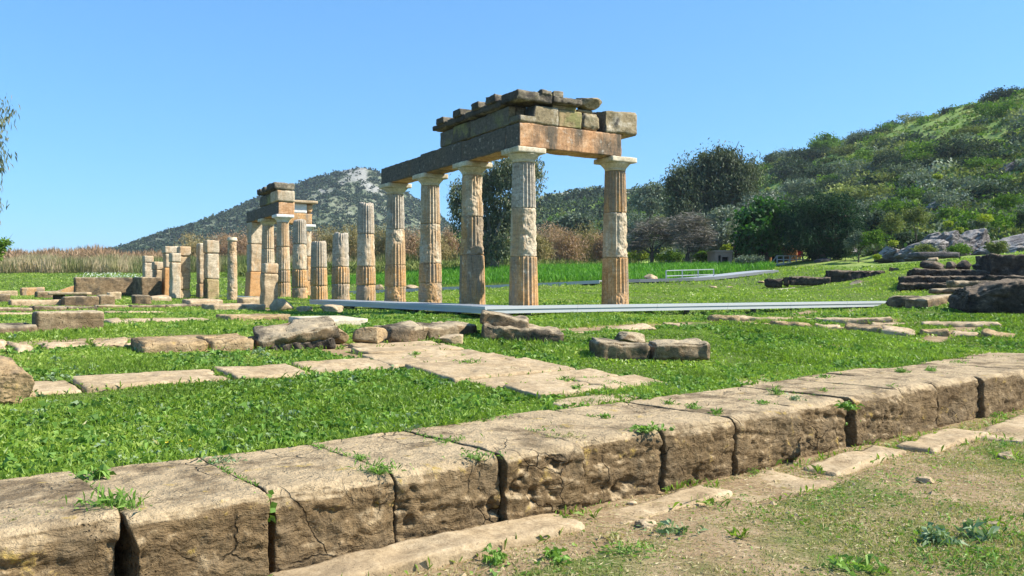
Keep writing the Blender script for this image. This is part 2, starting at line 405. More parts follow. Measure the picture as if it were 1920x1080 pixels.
def ground_mat():
    b = NB('ground_soil_and_turf'); tc = b.n('ShaderNodeTexCoord'); v = tc.outputs['Object']
    n1 = b.noise(v, .45, 6, .6); n2 = b.noise(v, 3.2, 6, .65); n3 = b.noise(v, 26, 5, .7); n4 = b.noise(v, 90, 3, .7)
    chips = b.voro(v, 38); dryc = b.ramp(b.math('ADD', b.math('MULTIPLY', n2, .6), b.math('MULTIPLY', n3, .4)), [(.32, (.155, .10, .052)), (.5, (.27, .187, .104)), (.66, (.40, .30, .18))])
    dryc = b.mix(b.ramp(chips, [(.10, .55), (.2, 0.0)]), dryc, (.50, .42, .29))
    grn = b.ramp(n3, [(.3, (.06, .085, .02)), (.6, (.12, .155, .04)), (.8, (.19, .185, .085))])
    hill = b.ramp(b.math('ADD', b.math('MULTIPLY', n1, .5), b.math('MULTIPLY', n2, .5)), [(.35, (.10, .16, .03)), (.48, (.20, .285, .055)), (.6, (.27, .32, .09)), (.7, (.34, .31, .14))])
    d = b.attr('dry'); hl = b.attr('hill')
    dm = b.ramp(b.math('ADD', d, b.math('MULTIPLY', b.math('SUBTRACT', n2, .5), .9)), [(.26, 0.0), (.66, 1.0)])
    col = b.mix(hl, grn, hill)
    col = b.mix(dm, col, dryc)
    col = b.mix(b.attr('rocky'), col, b.ramp(n2, [(.35, (.17, .17, .12)), (.62, (.38, .37, .32))]))
    h = b.math('ADD', b.math('MULTIPLY', n3, .7), b.math('MULTIPLY', n4, .3))
    return b.done(b.princ(col, .95, .08, b.bump(h, .8, .02)))
M['ground'] = ground_mat()
# ---------------------------------------------------------------- shape library
def rbox(dx, dy, dz, res=.05, r=.03, amp=.01, freq=6., seed=0, warp=.0, chip=.0, chipf=3., strat=0.0, maxn=90):
    """rough-hewn block resting on z = 0, centred in x and y: rounded box grid pushed by noise"""
    n = [int(min(maxn, max(3, round(d / res)))) for d in (dx, dy, dz)]
    nx, ny, nz = n
    idx = -np.ones((nx + 1, ny + 1, nz + 1), np.int64)
    I, J, K = np.meshgrid(np.arange(nx + 1), np.arange(ny + 1), np.arange(nz + 1), indexing='ij')
    srf = (I == 0) | (I == nx) | (J == 0) | (J == ny) | (K == 0) | (K == nz)
    idx[srf] = np.arange(srf.sum())
    p = np.stack([I[srf] / nx - .5, J[srf] / ny - .5, K[srf] / nz - .5], 1) * np.array([dx, dy, dz])
    # concentrate samples towards the edges a little
    half = np.array([dx, dy, dz]) / 2; rr = min(r, half.min() * .95)
    inner = np.clip(p, -(half - rr), half - rr); v = p - inner; L = np.linalg.norm(v, axis=1, keepdims=True); L[L == 0] = 1
    nrm = v / L; p = inner + nrm * rr
    q = p + seed * 13.7
    if warp:
        p = p + np.stack([fbm(q * .9 / max(dx, .3), seed + 1, 2), fbm(q * .9 / max(dx, .3), seed + 2, 2), fbm(q * .9 / max(dx, .3), seed + 3, 2)], 1) * warp
    d = amp * (.6 * fbm(q * freq, seed, 5, .55) + .8 * fract(fbm(q * freq * .55, seed + 21, 4, .5), 5.0) + .25 * fbm(q * freq * 6, seed + 31, 3, .6))
    if chip:
        c = fbm(q * chipf, seed + 5, 4, .5); d = d - chip * np.clip(c - .08, 0, 1) * 2.2
        edge = 1 - np.abs(nrm).max(1)
        d = d - chip * 1.2 * sstep(.02, .25, edge) * np.clip(fbm(q * chipf * 1.7, seed + 9, 3) + .25, 0, 1)
    if strat:
        d = d + strat * fbm(np.stack([q[:, 0] * 1.5, q[:, 1] * 1.5, q[:, 2] * 22], 1), seed + 11, 3) * (1 - np.abs(nrm[:, 2]))
    p = p + nrm * d[:, None]
    p[:, 2] += dz / 2
    F = []
    def quad(a, flip):
        f = np.stack([a[:-1, :-1], a[1:, :-1], a[1:, 1:], a[:-1, 1:]], -1).reshape(-1, 4)
        F.append(f[:, ::-1] if flip else f)
    quad(idx[:, :, 0], True); quad(idx[:, :, -1], False)
    quad(idx[:, 0, :], False); quad(idx[:, -1, :], True)
    quad(idx[0, :, :], True); quad(idx[-1, :, :], False)
    return p, np.concatenate(F)

def rock(dx, dy, dz, res=.05, seed=0, amp=.18, facet=.25, freq=1.6):
    """boulder: spherified grid, flattened facets and noise; base at z = 0"""
    p, F = rbox(2, 2, 2, res=2 / max(8, min(44, int(max(dx, dy, dz) / res))), r=.75, amp=0, seed=seed)
    p[:, 2] -= 1
    n = p / np.linalg.norm(p, axis=1, keepdims=True)
    rg = np.random.default_rng(seed)
    for _ in range(16):
        a = rg.normal(size=3); a[2] *= .8; a /= np.linalg.norm(a); lim = rg.uniform(.60, .92)
        d = p @ a; over = np.clip(d - lim, 0, None); p = p - a * (over * min(1.0, .72 + facet))[:, None]
    q = n * freq + seed * 7.3
    p = p * (1 + amp * (.5 * fbm(q, seed, 5, .55) + .6 * fract(fbm(q * 1.3, seed + 7, 4, .5), 5.0))[:, None] + .06 * fbm(q * 6, seed + 3, 4, .6)[:, None])
    p = p * np.array([dx, dy, dz]) / 2
    p[:, 2] += dz * .40
    return p, F

def merge(parts):
    V, Q, o = [], [], 0
    for p, f in parts:
        V.append(p); Q.append(np.asarray(f) + o); o += len(p)
    return np.concatenate(V), np.concatenate(Q)

def rotz(p, a):
    c, s = math.cos(a), math.sin(a); p = np.array(p, float)
    return np.stack([p[:, 0] * c - p[:, 1] * s, p[:, 0] * s + p[:, 1] * c, p[:, 2]], 1)
def off(p, d): return np.asarray(p) + np.asarray(d)

def box(x0, x1, y0, y1, z0, z1):
    V = np.array([(x, y, z) for z in (z0, z1) for y in (y0, y1) for x in (x0, x1)], float)
    Q = np.array([(0, 2, 3, 1), (4, 5, 7, 6), (0, 1, 5, 4), (1, 3, 7, 5), (3, 2, 6, 7), (2, 0, 4, 6)])
    return V, Q

def bar(a, b, w, h=None):
    """square bar from a to b"""
    a = np.array(a, float); b = np.array(b, float); h = h or w
    d = b - a; L = np.linalg.norm(d); d /= L
    up = np.array([0, 0, 1.]) if abs(d[2]) < .9 else np.array([1., 0, 0])
    s = np.cross(d, up); s /= np.linalg.norm(s); u = np.cross(s, d)
    V = np.array([c + s * i * w / 2 + u * j * h / 2 for c in (a, b) for j in (-1, 1) for i in (-1, 1)])
    Q = np.array([(0, 2, 3, 1), (4, 5, 7, 6), (0, 1, 5, 4), (1, 3, 7, 5), (3, 2, 6, 7), (2, 0, 4, 6)])
    return V, Q

def tube(pts, rad, n=7):
    """tapered tube along points"""
    pts = np.array(pts, float); m = len(pts); V = []; 
    for i in range(m):
        d = pts[min(i + 1, m - 1)] - pts[max(i - 1, 0)]; d /= max(1e-9, np.linalg.norm(d))
        up = np.array([0, 0, 1.]) if abs(d[2]) < .9 else np.array([1., 0, 0])
        s = np.cross(d, up); s /= np.linalg.norm(s); u = np.cross(s, d)
        a = np.arange(n) / n * 2 * math.pi
        V.append(pts[i] + rad[i] * (np.cos(a)[:, None] * s + np.sin(a)[:, None] * u))
    V = np.concatenate(V); i = np.arange(m - 1)[:, None] * n; j = np.arange(n)[None]
    Q = np.stack([i + j, i + (j + 1) % n, i + n + (j + 1) % n, i + n + j], -1).reshape(-1, 4)
    return V, Q

def lathe(prof, n=40):
    prof = np.array(prof, float); m = len(prof); a = np.arange(n) / n * 2 * math.pi
    V = np.concatenate([np.stack([r * np.cos(a), r * np.sin(a), np.full(n, z)], 1) for r, z in prof])
    i = np.arange(m - 1)[:, None] * n; j = np.arange(n)[None]
    Q = np.stack([i + j, i + (j + 1) % n, i + n + (j + 1) % n, i + n + j], -1).reshape(-1, 4)
    return V, Q

def drum(r0, r1, h, seed=0, erode=0.0, near=True, flutes=20, dep=.033, chipb=.0, chipt=.0):
    """fluted column drum, base at z = 0; erode -1..1 shifts how much of the fluting has worn away"""
    na = flutes * (10 if near else 5); nz = max(6, int(h / (.018 if near else .06)))
    th = np.arange(na) / na * 2 * math.pi; z = np.linspace(0, h, nz + 1)
    TH, Z = np.meshgrid(th, z); t = Z / h
    R = r0 + (r1 - r0) * t
    fr = (TH * flutes / (2 * math.pi)) % 1.0
    fl = np.sin(np.pi * fr) ** .8
    P3 = np.stack([np.cos(TH).ravel() * R.ravel(), np.sin(TH).ravel() * R.ravel(), Z.ravel()], 1) + seed * 5.1
    e = sstep(-.10, .10, (fbm(P3 * np.array([1.9, 1.9, 1.3]), seed, 4) + erode * .75)).reshape(TH.shape)
    rough = fbm(P3 * 9, seed + 3, 4).reshape(TH.shape); rough2 = fbm(P3 * 28, seed + 4, 3).reshape(TH.shape)
    r_f = R - dep * fl + .003 * rough
    r_e = R * (.935 + .05 * np.clip(fbm(P3 * 2.2, seed + 8, 3).reshape(TH.shape), -1, 1)) + .020 * rough + .022 * fract(rough, 4.0) + .016 * rough2
    RR = r_f * (1 - e) + np.minimum(r_e, R) * e
    # worn top and bottom rims
    for edge, w in ((Z, chipb), (h - Z, chipt)):
        c = np.clip(fbm(P3 * 3.3 + edge.ravel()[:, None] * 0, seed + 6, 3).reshape(TH.shape) + .1, 0, 1)
        RR = RR - (w * c * 2 + .006) * np.exp(-(edge / (.010 + .6 * w * c)) ** 2)
    V = np.stack([RR * np.cos(TH), RR * np.sin(TH), Z], -1).reshape(-1, 3)
    i = np.arange(nz)[:, None] * na; j = np.arange(na)[None]
    Q = np.stack([i + j, i + (j + 1) % na, i + na + (j + 1) % na, i + na + j], -1).reshape(-1, 4)
    c0 = len(V); V = np.concatenate([V, [(0, 0, 0), (0, 0, h)]])
    jj = np.arange(na)
    T = np.concatenate([np.stack([np.full(na, c0), (jj + 1) % na, jj], 1), np.stack([np.full(na, c0 + 1), nz * na + jj, nz * na + (jj + 1) % na], 1)])
    return V, Q, T

EXCL = []     # footprints without grass: cx, cy, yaw, hx, hy
def tilt_quat(x, y, yaw):
    n = gnormal(x, y); q = Vector((0, 0, 1)).rotation_difference(n)
    return q @ Quaternion((0, 0, 1), yaw)

def block_at(name, cx, cy, dx, dy, dz, mat, label, cat='stone block', group=None, yaw=None, sink=.04, tilt=True, rot=None, z=None, excl=True, parts=None, **kw):
    yaw = WYAW if yaw is None else yaw
    kw.setdefault('res', max(.022, .0028 * math.hypot(cx, cy)))
    kw['r'] = min(kw.get('r', .02), .022); kw.setdefault('amp', .022); kw.setdefault('chip', .035); kw.setdefault('chipf', 5.0); kw.setdefault('warp', .045)
    kw.setdefault('seed', (abs(hash(label)) if False else sum(ord(c) * (i + 1) for i, c in enumerate(label))) % 997)
    V, Q = rbox(dx, dy, dz + sink, **kw)
    V[:, 2] -= sink
    zz = gz(cx, cy) if z is None else z
    q = tilt_quat(cx, cy, yaw) if tilt else Quaternion((0, 0, 1), yaw)
    if rot is not None: q = q @ rot
    o = link(name, mesh_np(name, V, Q), M[mat], None, (cx, cy, zz), q)
    tag(o, label, cat, group)
    if excl: EXCL.append((cx, cy, yaw, dx / 2, dy / 2))
    return o

def block_px(name, px0, px1, pyt, pyb, dep, mat, label, Y=None, yaw=None, **kw):
    """block whose camera-side face spans px0..px1, from pyt (its upper edge) down to pyb (where it meets the ground)"""
    yaw = WYAW if yaw is None else yaw
    pc = (px0 + px1) / 2
    if Y is None: fx, fy = G(pc, pyb)
    else: fx, fy = (pc - 960) / FPX * Y, Y
    # width along the yaw direction that spans the pixels
    ux, uy = math.cos(yaw), math.sin(yaw)
    k0, k1 = (px0 - 960) / FPX, (px1 - 960) / FPX
    a = (k1 * fy - fx) / (ux - k1 * uy); b_ = (fx - k0 * fy) / (ux - k0 * uy)
    w = a + b_; sh = (a - b_) / 2
    h = (pyb - pyt) / FPX * fy
    cx = fx + ux * sh - uy * dep / 2; cy = fy + uy * sh + ux * dep / 2
    if Y is not None:
        kw['z'] = CAMZ - (pyb - 540) / FPX * fy; kw.setdefault('tilt', False)
    return block_at(name, cx, cy, w, dep, h, mat, label, yaw=yaw, **kw)

def rock_at(name, cx, cy, dx, dy, dz, mat, label, cat='rock', group=None, yaw=0, seed=1, z=None, excl=True, **kw):
    kw.setdefault('res', max(.02, .003 * math.hypot(cx, cy)))
    V, Q = rock(dx, dy, dz, seed=seed, **kw)
    o = link(name, mesh_np(name, V, Q), M[mat], None, (cx, cy, gz(cx, cy) if z is None else z), (0, 0, yaw))
    tag(o, label, cat, group)
    if excl: EXCL.append((cx, cy, yaw, dx * .42, dy * .42))
    return o
def rock_px(name, px0, px1, pyt, pyb, mat, label, Y=None, dep=None, **kw):
    pc = (px0 + px1) / 2
    x, y = G(pc, pyb) if Y is None else ((pc - 960) / FPX * Y, Y)
    w = (px1 - px0) / FPX * y; h = (pyb - pyt) / FPX * y
    d = dep or w * .8
    x *= (y + d * .4) / y; y += d * .4
    return rock_at(name, x, y, w * 1.05, d, h * 1.15, mat, label, z=None if Y is None else CAMZ - (pyb - 540) / FPX * Y, **kw)
# ---------------------------------------------------------------- ground sheet
def dryness(x, y):
    """0 = lush turf, 1 = bare earth"""
    x = np.atleast_1d(np.asarray(x, float)); y = np.atleast_1d(np.asarray(y, float))
    s, t = st(x, y)
    d = np.full(x.shape, .05)
    low = 1 - sstep(-.2, .3, t)
    n = fbm2(x * .9, y * .9, 3, 4)
    d = np.where(low > .5, np.clip(.47 + .95 * n - .06 * sstep(1.0, 3.0, -t), 0, 1), d)
    d = np.where((t > -.75) & (t < .3), .80, d)
    for cx, cy, yw, rx, ry, v in DRY:
        c, si = math.cos(yw), math.sin(yw); u = (x - cx) * c + (y - cy) * si; w = -(x - cx) * si + (y - cy) * c
        g = 1 - sstep(.55, 1.25, np.hypot(u / rx, w / ry) + .35 * n)
        d = np.maximum(d, v * g)
    return np.clip(d, 0, 1)
DRY = []
def _dry(px, py, rx, ry, v=.95, yaw=None):
    x, y = G(px, py); DRY.append((x, y, WYAW if yaw is None else yaw, rx, ry, v))
for a in ((1200, 611, 1.9, .35), (1090, 618, .9, .3), (1420, 603, 2.2, .4), (1560, 585, 2.4, .35), (700, 660, .8, 1.0), (760, 650, .6, .8), (620, 650, .7, .35),
          (540, 610, 1.0, .5), (430, 655, 1.2, .25), (480, 600, 1.6, .5), (560, 580, 1.5, .5), (330, 600, 2.5, .5), (250, 590, 3, .4), (120, 588, 4, .3),
          (60, 575, 4, .4), (300, 578, 3, .4), (400, 575, 2, .5), (1620, 611, 2.0, .35), (1780, 625, 1.6, .3), (150, 640, 2.2, .3), (1230, 640, .9, .5, .5), (1560, 650, .8, .2, .6)):
    _dry(*a)
def hillness(x, y):
    s, t = st(np.asarray(x, float), np.asarray(y, float))
    px = 960 + FPX * np.asarray(x) / np.maximum(np.asarray(y), 1e-3)
    lim = 58 - 20 * sstep(1350, 1650, px) + 30 * (1 - sstep(780, 900, px))
    return sstep(lim, lim + 10, np.asarray(y))

ang = np.concatenate([np.arange(-180, -48, 6.), np.arange(-48, 48, .36), np.arange(48, 180, 6.)])
rad = np.concatenate([[.0], np.geomspace(.7, 420, 430), np.geomspace(470, 2600, 14)])
A_, R_ = np.meshgrid(np.radians(ang), rad)
X_, Y_ = (R_ * np.sin(A_)), (R_ * np.cos(A_))
Zg = ground(X_.ravel(), Y_.ravel())
Zg = Zg + .03 * fbm2(X_.ravel() * 1.3, Y_.ravel() * 1.3, 5, 4) * np.clip(R_.ravel() / 6, .5, 3)
hn = hillness(X_.ravel(), Y_.ravel())
Zg = Zg + hn * np.clip(R_.ravel() / 60, 0, 2.2) * .55 * fbm2(X_.ravel() * .22, Y_.ravel() * .22, 8, 5)
na_ = len(ang); i = np.arange(len(rad) - 1)[:, None] * na_; j = np.arange(na_)[None]
Qg = np.stack([i + j, i + na_ + j, i + na_ + (j + 1) % na_, i + (j + 1) % na_], -1).reshape(-1, 4)
terr = link('ground', mesh_np('ground', np.stack([X_.ravel(), Y_.ravel(), Zg], 1), Qg, {'dry': dryness(X_.ravel(), Y_.ravel()), 'hill': hn, 'rocky': sstep(250, 300, Y_.ravel()) * sstep(930, 1000, 960 + FPX * X_.ravel() / np.maximum(Y_.ravel(), 1)) * sstep(-.15, .15, fbm2(X_.ravel() * .03, Y_.ravel() * .03, 41, 4) + .1)}), M['ground'])
tag(terr, 'uneven turf and dry earth around the ruins rising to the hillside', 'ground', kind='structure')

# ---------------------------------------------------------------- the far conical hill
hp = np.array([(150, 478), (245, 461), (270, 452), (300, 441), (330, 431), (370, 417), (410, 402), (440, 390), (470, 376), (510, 360), (545, 348), (580, 335), (610, 325), (640, 316), (660, 311),
      (680, 309), (700, 314), (720, 324), (760, 354), (790, 375), (820, 397), (860, 428), (900, 455), (960, 480), (1040, 498)], float)
HY = 620.0
hx = (hp[:, 0] - 960) / FPX * HY; hz = CAMZ - (hp[:, 1] - 540) / FPX * HY
def hillz(x, y):
    base = np.interp(x, hx, hz, left=hz[0] - 4, right=hz[-1] - 4)
    d = np.abs(y - HY) / (230 + .9 * np.clip(base, 0, 100))
    g = np.clip(1 - d, 0, 1) ** 1.15
    n = fbm2(x * .018, y * .018, 21, 5)
    gul = fbm2(x * .03, y * .008, 23, 4)
    return base * g + (n * 12 + gul * 7) * np.clip(base / 60, .15, 1) * np.clip(d * 3, 0, 1) - 2
gx = np.linspace(-480, 160, 300); gy = np.linspace(300, 900, 200)
GX, GY = np.meshgrid(gx, gy)
GZ = hillz(GX.ravel(), GY.ravel())
i = np.arange(len(gy) - 1)[:, None] * len(gx); j = np.arange(len(gx) - 1)[None]
Qh = np.stack([i + j, i + j + 1, i + len(gx) + j + 1, i + len(gx) + j], -1).reshape(-1, 4)
def hill_rock(x, y):
    """where pale rock breaks through near the summit"""
    n = fbm2(x * .035, y * .02, 31, 5); n2 = fbm2(x * .11, y * .05, 33, 4)
    top = sstep(28, 75, hillz(x, y)) * sstep(-175, -118, x)
    rd = 1 - 2.4 * np.abs(fbm2(x * .05 + y * .012, y * .02, 35, 4))
    return sstep(.02, .26, n * .7 + n2 * 1.0 - .50 + .20 * top + .30 * rd) * (.15 + .85 * top)
b = NB('far_hillside'); v = b.objvec(False)
n1 = b.noise(v, .05, 7, .6); n2 = b.noise(v, .35, 5, .65)
soil = b.ramp(b.math('ADD', b.math('MULTIPLY', n1, .5), b.math('MULTIPLY', n2, .5)), [(.38, (.08, .10, .06)), (.5, (.14, .16, .095)), (.62, (.22, .22, .15))])
rockc = b.ramp(n2, [(.3, (.18, .18, .155)), (.65, (.33, .32, .28))])
farm = b.done(b.princ(b.mix(b.attr('rocky'), soil, rockc), .95, .05, b.bump(n2, .8, 1.2)))
fh = link('far_hill', mesh_np('far_hill', np.stack([GX.ravel(), GY.ravel(), GZ], 1), Qh, {'rocky': hill_rock(GX.ravel(), GY.ravel())}), farm)
tag(fh, 'conical scrub covered hill with pale rock outcrops near its summit', 'hill', kind='structure')

# ---------------------------------------------------------------- columns of the colonnade
def rot_at(p, yaw): return rotz(p, yaw)
def rad_at(z): return .338 + (.252 - .338) * np.clip((z - 1.0) / 3.36, 0, 1)
def column(n1, n2, drums, label, cap=None, near=True, seed=0, top=None, rs=1.0, lean=None):
    x, y = cc(n1, n2)
    root = empty('column', (x, y, 1.0), (0, 0, CYAW + seed * .37), label=label, cat='column', group='columns of the ruined stoa'); root['kind'] = 'thing'
    if lean: root.rotation_euler = (lean[0], lean[1], CYAW)
    zs = drums
    for k, (z0, z1, mat, er) in enumerate(zs):
        last = k == len(zs) - 1
        V, Q, T = drum(rad_at(z0) * rs, rad_at(z1) * rs, z1 - z0 - .004, seed * 3 + k, er, near, chipb=.02 if er > -.5 else .004, chipt=(.05 if (last and not cap) else .015))
        if last and not cap:
            m = V[:, 2] > (z1 - z0) * .9
            V[m, 2] += .07 * fbm(V[m] * np.array([5, 5, 0]) + seed, seed, 3) - .02
        link('drum', mesh_np('drum', V, Q, T=T), M[mat], root, (0, 0, z0 - 1.0))
    if cap:
        r = .252
        V, Q = lathe([(.01, 0), (r, 0), (r, .025), (r + .004, .03), (r - .004, .036), (r + .008, .046), (r + .004, .056), (r + .018, .066), (r + .045, .10), (r + .078, .135),
                      (r + .10, .16), (r + .106, .172), (r + .098, .18), (.01, .18)], 48)
        c = link('capital', mesh_np('capital', V, Q), M[cap], root, (0, 0, 3.36))
        V, Q = rbox(.75, .75, .13, res=.03, r=.008, amp=.006, freq=7, seed=seed + 40, chip=.012 if cap != 'newwhite' else .0, chipf=5)
        link('abacus', mesh_np('abacus', V, Q), M[cap if cap != 'cream2' else 'cream'], c, (0, 0, .18), (0, 0, -seed * .37))
    EXCL.append((x, y, 0, .3, .3))
    return root
O, Wt, Gr = 'orange', 'white', 'grey'
column(0, 0, [(1.0, 2.25, O, -.9), (2.25, 3.34, Wt, .10), (3.34, 4.36, Gr, -.55)], 'corner column of the stoa carrying the two meeting architraves', 'cream', seed=1)
column(2.44, 0, [(1.0, 2.37, O, -.45), (2.37, 3.33, O, .15), (3.33, 4.36, Wt, .20)], 'column beside the corner column with a new cream capital and pitted upper drums', 'newcream' if 'newcream' in M else 'cream', seed=2)
column(4.88, 0, [(1.0, 1.70, O, .35), (1.70, 2.23, O, -.9), (2.23, 3.31, Wt, .0), (3.31, 4.36, Wt, -.05)], 'column with a pitted foot under the middle of the long architrave', 'cream', seed=3)
column(7.32, 0, [(1.0, 1.60, O, .30), (1.60, 2.24, O, -.9), (2.24, 3.32, Wt, -.2), (3.32, 4.36, Gr, -.3)], 'column under the broken far end of the long architrave', 'cream', seed=4)
column(9.76, 0, [(1.0, 1.65, O, .0), (1.65, 2.25, O, -.9), (2.25, 3.30, Wt, -.15), (3.30, 4.33, Gr, -.5)], 'tall grey fluted column without a capital standing free next to the long architrave', seed=5, near=False)
column(12.2, 0, [(1.0, 1.70, O, .2), (1.70, 2.29, O, -.9), (2.29, 3.50, Gr, .45)], 'broken column with a rough hollowed grey upper drum and flat top', seed=6, near=False)
column(14.64, 0, [(1.0, 1.63, O, .3), (1.63, 2.31, O, -.9), (2.31, 3.33, Gr, -.5)], 'shortest broken fluted column of the row with an orange band', seed=7, near=False)
column(17.08, 0, [(1.0, 1.57, O, .25), (1.57, 2.28, O, -.9), (2.28, 3.30, Wt, .25), (3.30, 4.31, Gr, -.2)], 'tall column without a capital in front of the far white metope', seed=8, near=False)
column(19.52, 0, [(1.0, 1.78, O, .4), (1.78, 2.30, O, -.9), (2.30, 3.30, Wt, -.3), (3.30, 4.36, Wt, -.7)], 'column with a bright white capital under the end of the far entablature', 'newwhite', seed=9, near=False)
column(21.96, 0, [(1.0, 1.75, Wt, .3), (1.75, 2.30, O, -.9), (2.30, 3.30, Wt, -.1), (3.30, 4.36, Wt, -.3)], 'column between the white capital column and the big square pier', 'cream', seed=10, near=False)
column(24.4, 2.5, [(1.0, 1.9, O, -.7), (1.9, 3.1, O, -.6), (3.1, 4.36, Wt, -.2)], 'orange column under a thin white abacus behind the tall bare column', 'newwhite', seed=11, near=False)
column(0, 2.6, [(1.0, 2.28, O, -.5), (2.28, 3.36, Wt, -.05), (3.36, 4.36, O, -.6)], 'orange column alone at the right end of the short architrave', 'cream', seed=12)

# ---------------------------------------------------------------- entablature
def ent(name, n1, n2, z0, z1, mat, label, cat, group=None, parent=None, post=None, res=None, z_rot=0, **kw):
    cx, cy = cc((n1[0] + n1[1]) / 2, (n2[0] + n2[1]) / 2)
    kw.setdefault('r', .010); kw.setdefault('amp', .008); kw.setdefault('chip', .018); kw.setdefault('freq', 5)
    V, Q = rbox(n2[1] - n2[0] - .004, n1[1] - n1[0] - .004, z1 - z0 - .004, res=res or max(.03, cy * .0016), seed=sum(map(ord, label)) % 501, maxn=110, **kw)
    if post: V = post(V)
    o = link(name, mesh_np(name, V, Q), M[mat], None, (cx, cy, z0), (0, 0, CYAW + z_rot))
    return tag(o, label, cat, group)
AG = 'entablature blocks of the near stoa corner'
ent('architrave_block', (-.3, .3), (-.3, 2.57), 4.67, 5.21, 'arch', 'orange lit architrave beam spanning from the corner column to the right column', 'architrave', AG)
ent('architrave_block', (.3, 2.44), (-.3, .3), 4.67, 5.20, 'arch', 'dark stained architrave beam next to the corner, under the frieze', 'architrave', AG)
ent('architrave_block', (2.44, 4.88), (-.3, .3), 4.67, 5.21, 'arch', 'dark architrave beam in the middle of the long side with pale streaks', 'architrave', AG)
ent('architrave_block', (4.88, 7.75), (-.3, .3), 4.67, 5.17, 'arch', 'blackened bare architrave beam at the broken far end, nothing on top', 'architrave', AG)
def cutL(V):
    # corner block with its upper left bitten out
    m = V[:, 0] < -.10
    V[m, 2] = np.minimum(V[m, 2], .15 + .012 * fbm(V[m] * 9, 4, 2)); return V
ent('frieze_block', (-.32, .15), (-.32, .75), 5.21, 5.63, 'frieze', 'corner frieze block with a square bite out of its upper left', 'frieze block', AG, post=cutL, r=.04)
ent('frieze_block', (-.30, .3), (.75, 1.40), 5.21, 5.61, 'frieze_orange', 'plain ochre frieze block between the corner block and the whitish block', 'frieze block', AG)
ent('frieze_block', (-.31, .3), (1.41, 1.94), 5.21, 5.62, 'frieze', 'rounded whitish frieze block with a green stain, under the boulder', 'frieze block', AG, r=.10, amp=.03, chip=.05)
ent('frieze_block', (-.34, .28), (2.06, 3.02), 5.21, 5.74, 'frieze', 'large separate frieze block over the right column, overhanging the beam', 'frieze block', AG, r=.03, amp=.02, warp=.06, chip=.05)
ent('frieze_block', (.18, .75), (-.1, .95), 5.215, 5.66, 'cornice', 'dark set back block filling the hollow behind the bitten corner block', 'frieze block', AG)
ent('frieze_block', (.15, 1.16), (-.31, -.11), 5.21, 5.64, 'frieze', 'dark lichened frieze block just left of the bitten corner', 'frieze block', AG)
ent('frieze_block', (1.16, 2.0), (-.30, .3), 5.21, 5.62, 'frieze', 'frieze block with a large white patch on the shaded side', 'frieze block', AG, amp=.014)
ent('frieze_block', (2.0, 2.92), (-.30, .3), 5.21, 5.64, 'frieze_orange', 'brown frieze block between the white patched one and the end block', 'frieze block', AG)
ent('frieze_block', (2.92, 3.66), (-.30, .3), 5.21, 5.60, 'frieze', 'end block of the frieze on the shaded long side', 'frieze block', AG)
ent('frieze_block', (-.22, .3), (.62, 1.30), 5.615, 5.72, 'frieze_orange', 'thin ochre slab lying on the frieze under the cornice', 'frieze slab', AG)
ent('frieze_block', (-.2, .3), (1.36, 1.80), 5.62, 5.71, 'frieze', 'small thin stone wedged under the boulder on the frieze', 'frieze slab', AG, r=.03)
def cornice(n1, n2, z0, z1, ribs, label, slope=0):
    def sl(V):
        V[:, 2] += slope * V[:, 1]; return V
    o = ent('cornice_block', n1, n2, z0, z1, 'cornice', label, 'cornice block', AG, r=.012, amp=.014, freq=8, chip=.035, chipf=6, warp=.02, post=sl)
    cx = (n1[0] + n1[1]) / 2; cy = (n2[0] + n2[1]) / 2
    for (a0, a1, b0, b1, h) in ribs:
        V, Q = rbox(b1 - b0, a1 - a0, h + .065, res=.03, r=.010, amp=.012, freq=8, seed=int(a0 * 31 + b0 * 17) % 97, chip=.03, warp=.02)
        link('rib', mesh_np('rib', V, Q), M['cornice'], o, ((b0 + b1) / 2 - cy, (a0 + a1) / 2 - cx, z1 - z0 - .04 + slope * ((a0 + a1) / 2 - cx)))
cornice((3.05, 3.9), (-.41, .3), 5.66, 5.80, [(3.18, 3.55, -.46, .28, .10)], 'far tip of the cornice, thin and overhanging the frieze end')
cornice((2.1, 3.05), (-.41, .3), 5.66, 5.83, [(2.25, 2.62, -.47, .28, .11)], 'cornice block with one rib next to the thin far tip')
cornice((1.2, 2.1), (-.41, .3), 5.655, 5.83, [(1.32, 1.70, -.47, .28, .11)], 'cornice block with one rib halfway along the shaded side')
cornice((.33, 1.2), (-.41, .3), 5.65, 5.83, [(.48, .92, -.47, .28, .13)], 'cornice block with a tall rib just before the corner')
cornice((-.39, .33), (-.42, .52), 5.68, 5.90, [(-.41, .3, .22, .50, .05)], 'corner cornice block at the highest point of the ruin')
cornice((-.42, .3), (.52, 1.34), 5.72, 5.87, [(-.41, .25, .53, .82, .09)], 'cornice block over the thin ochre slab on the sunlit side')
cx_, cy_ = cc(-.12, 1.66)
rock_at('boulder', cx_, cy_, .78, .55, .34, 'frieze', 'rounded mossy boulder lying on top of the ruin at the right of the cornice', 'boulder', yaw=CYAW, seed=5, z=5.70, excl=False, amp=.08, res=.03)

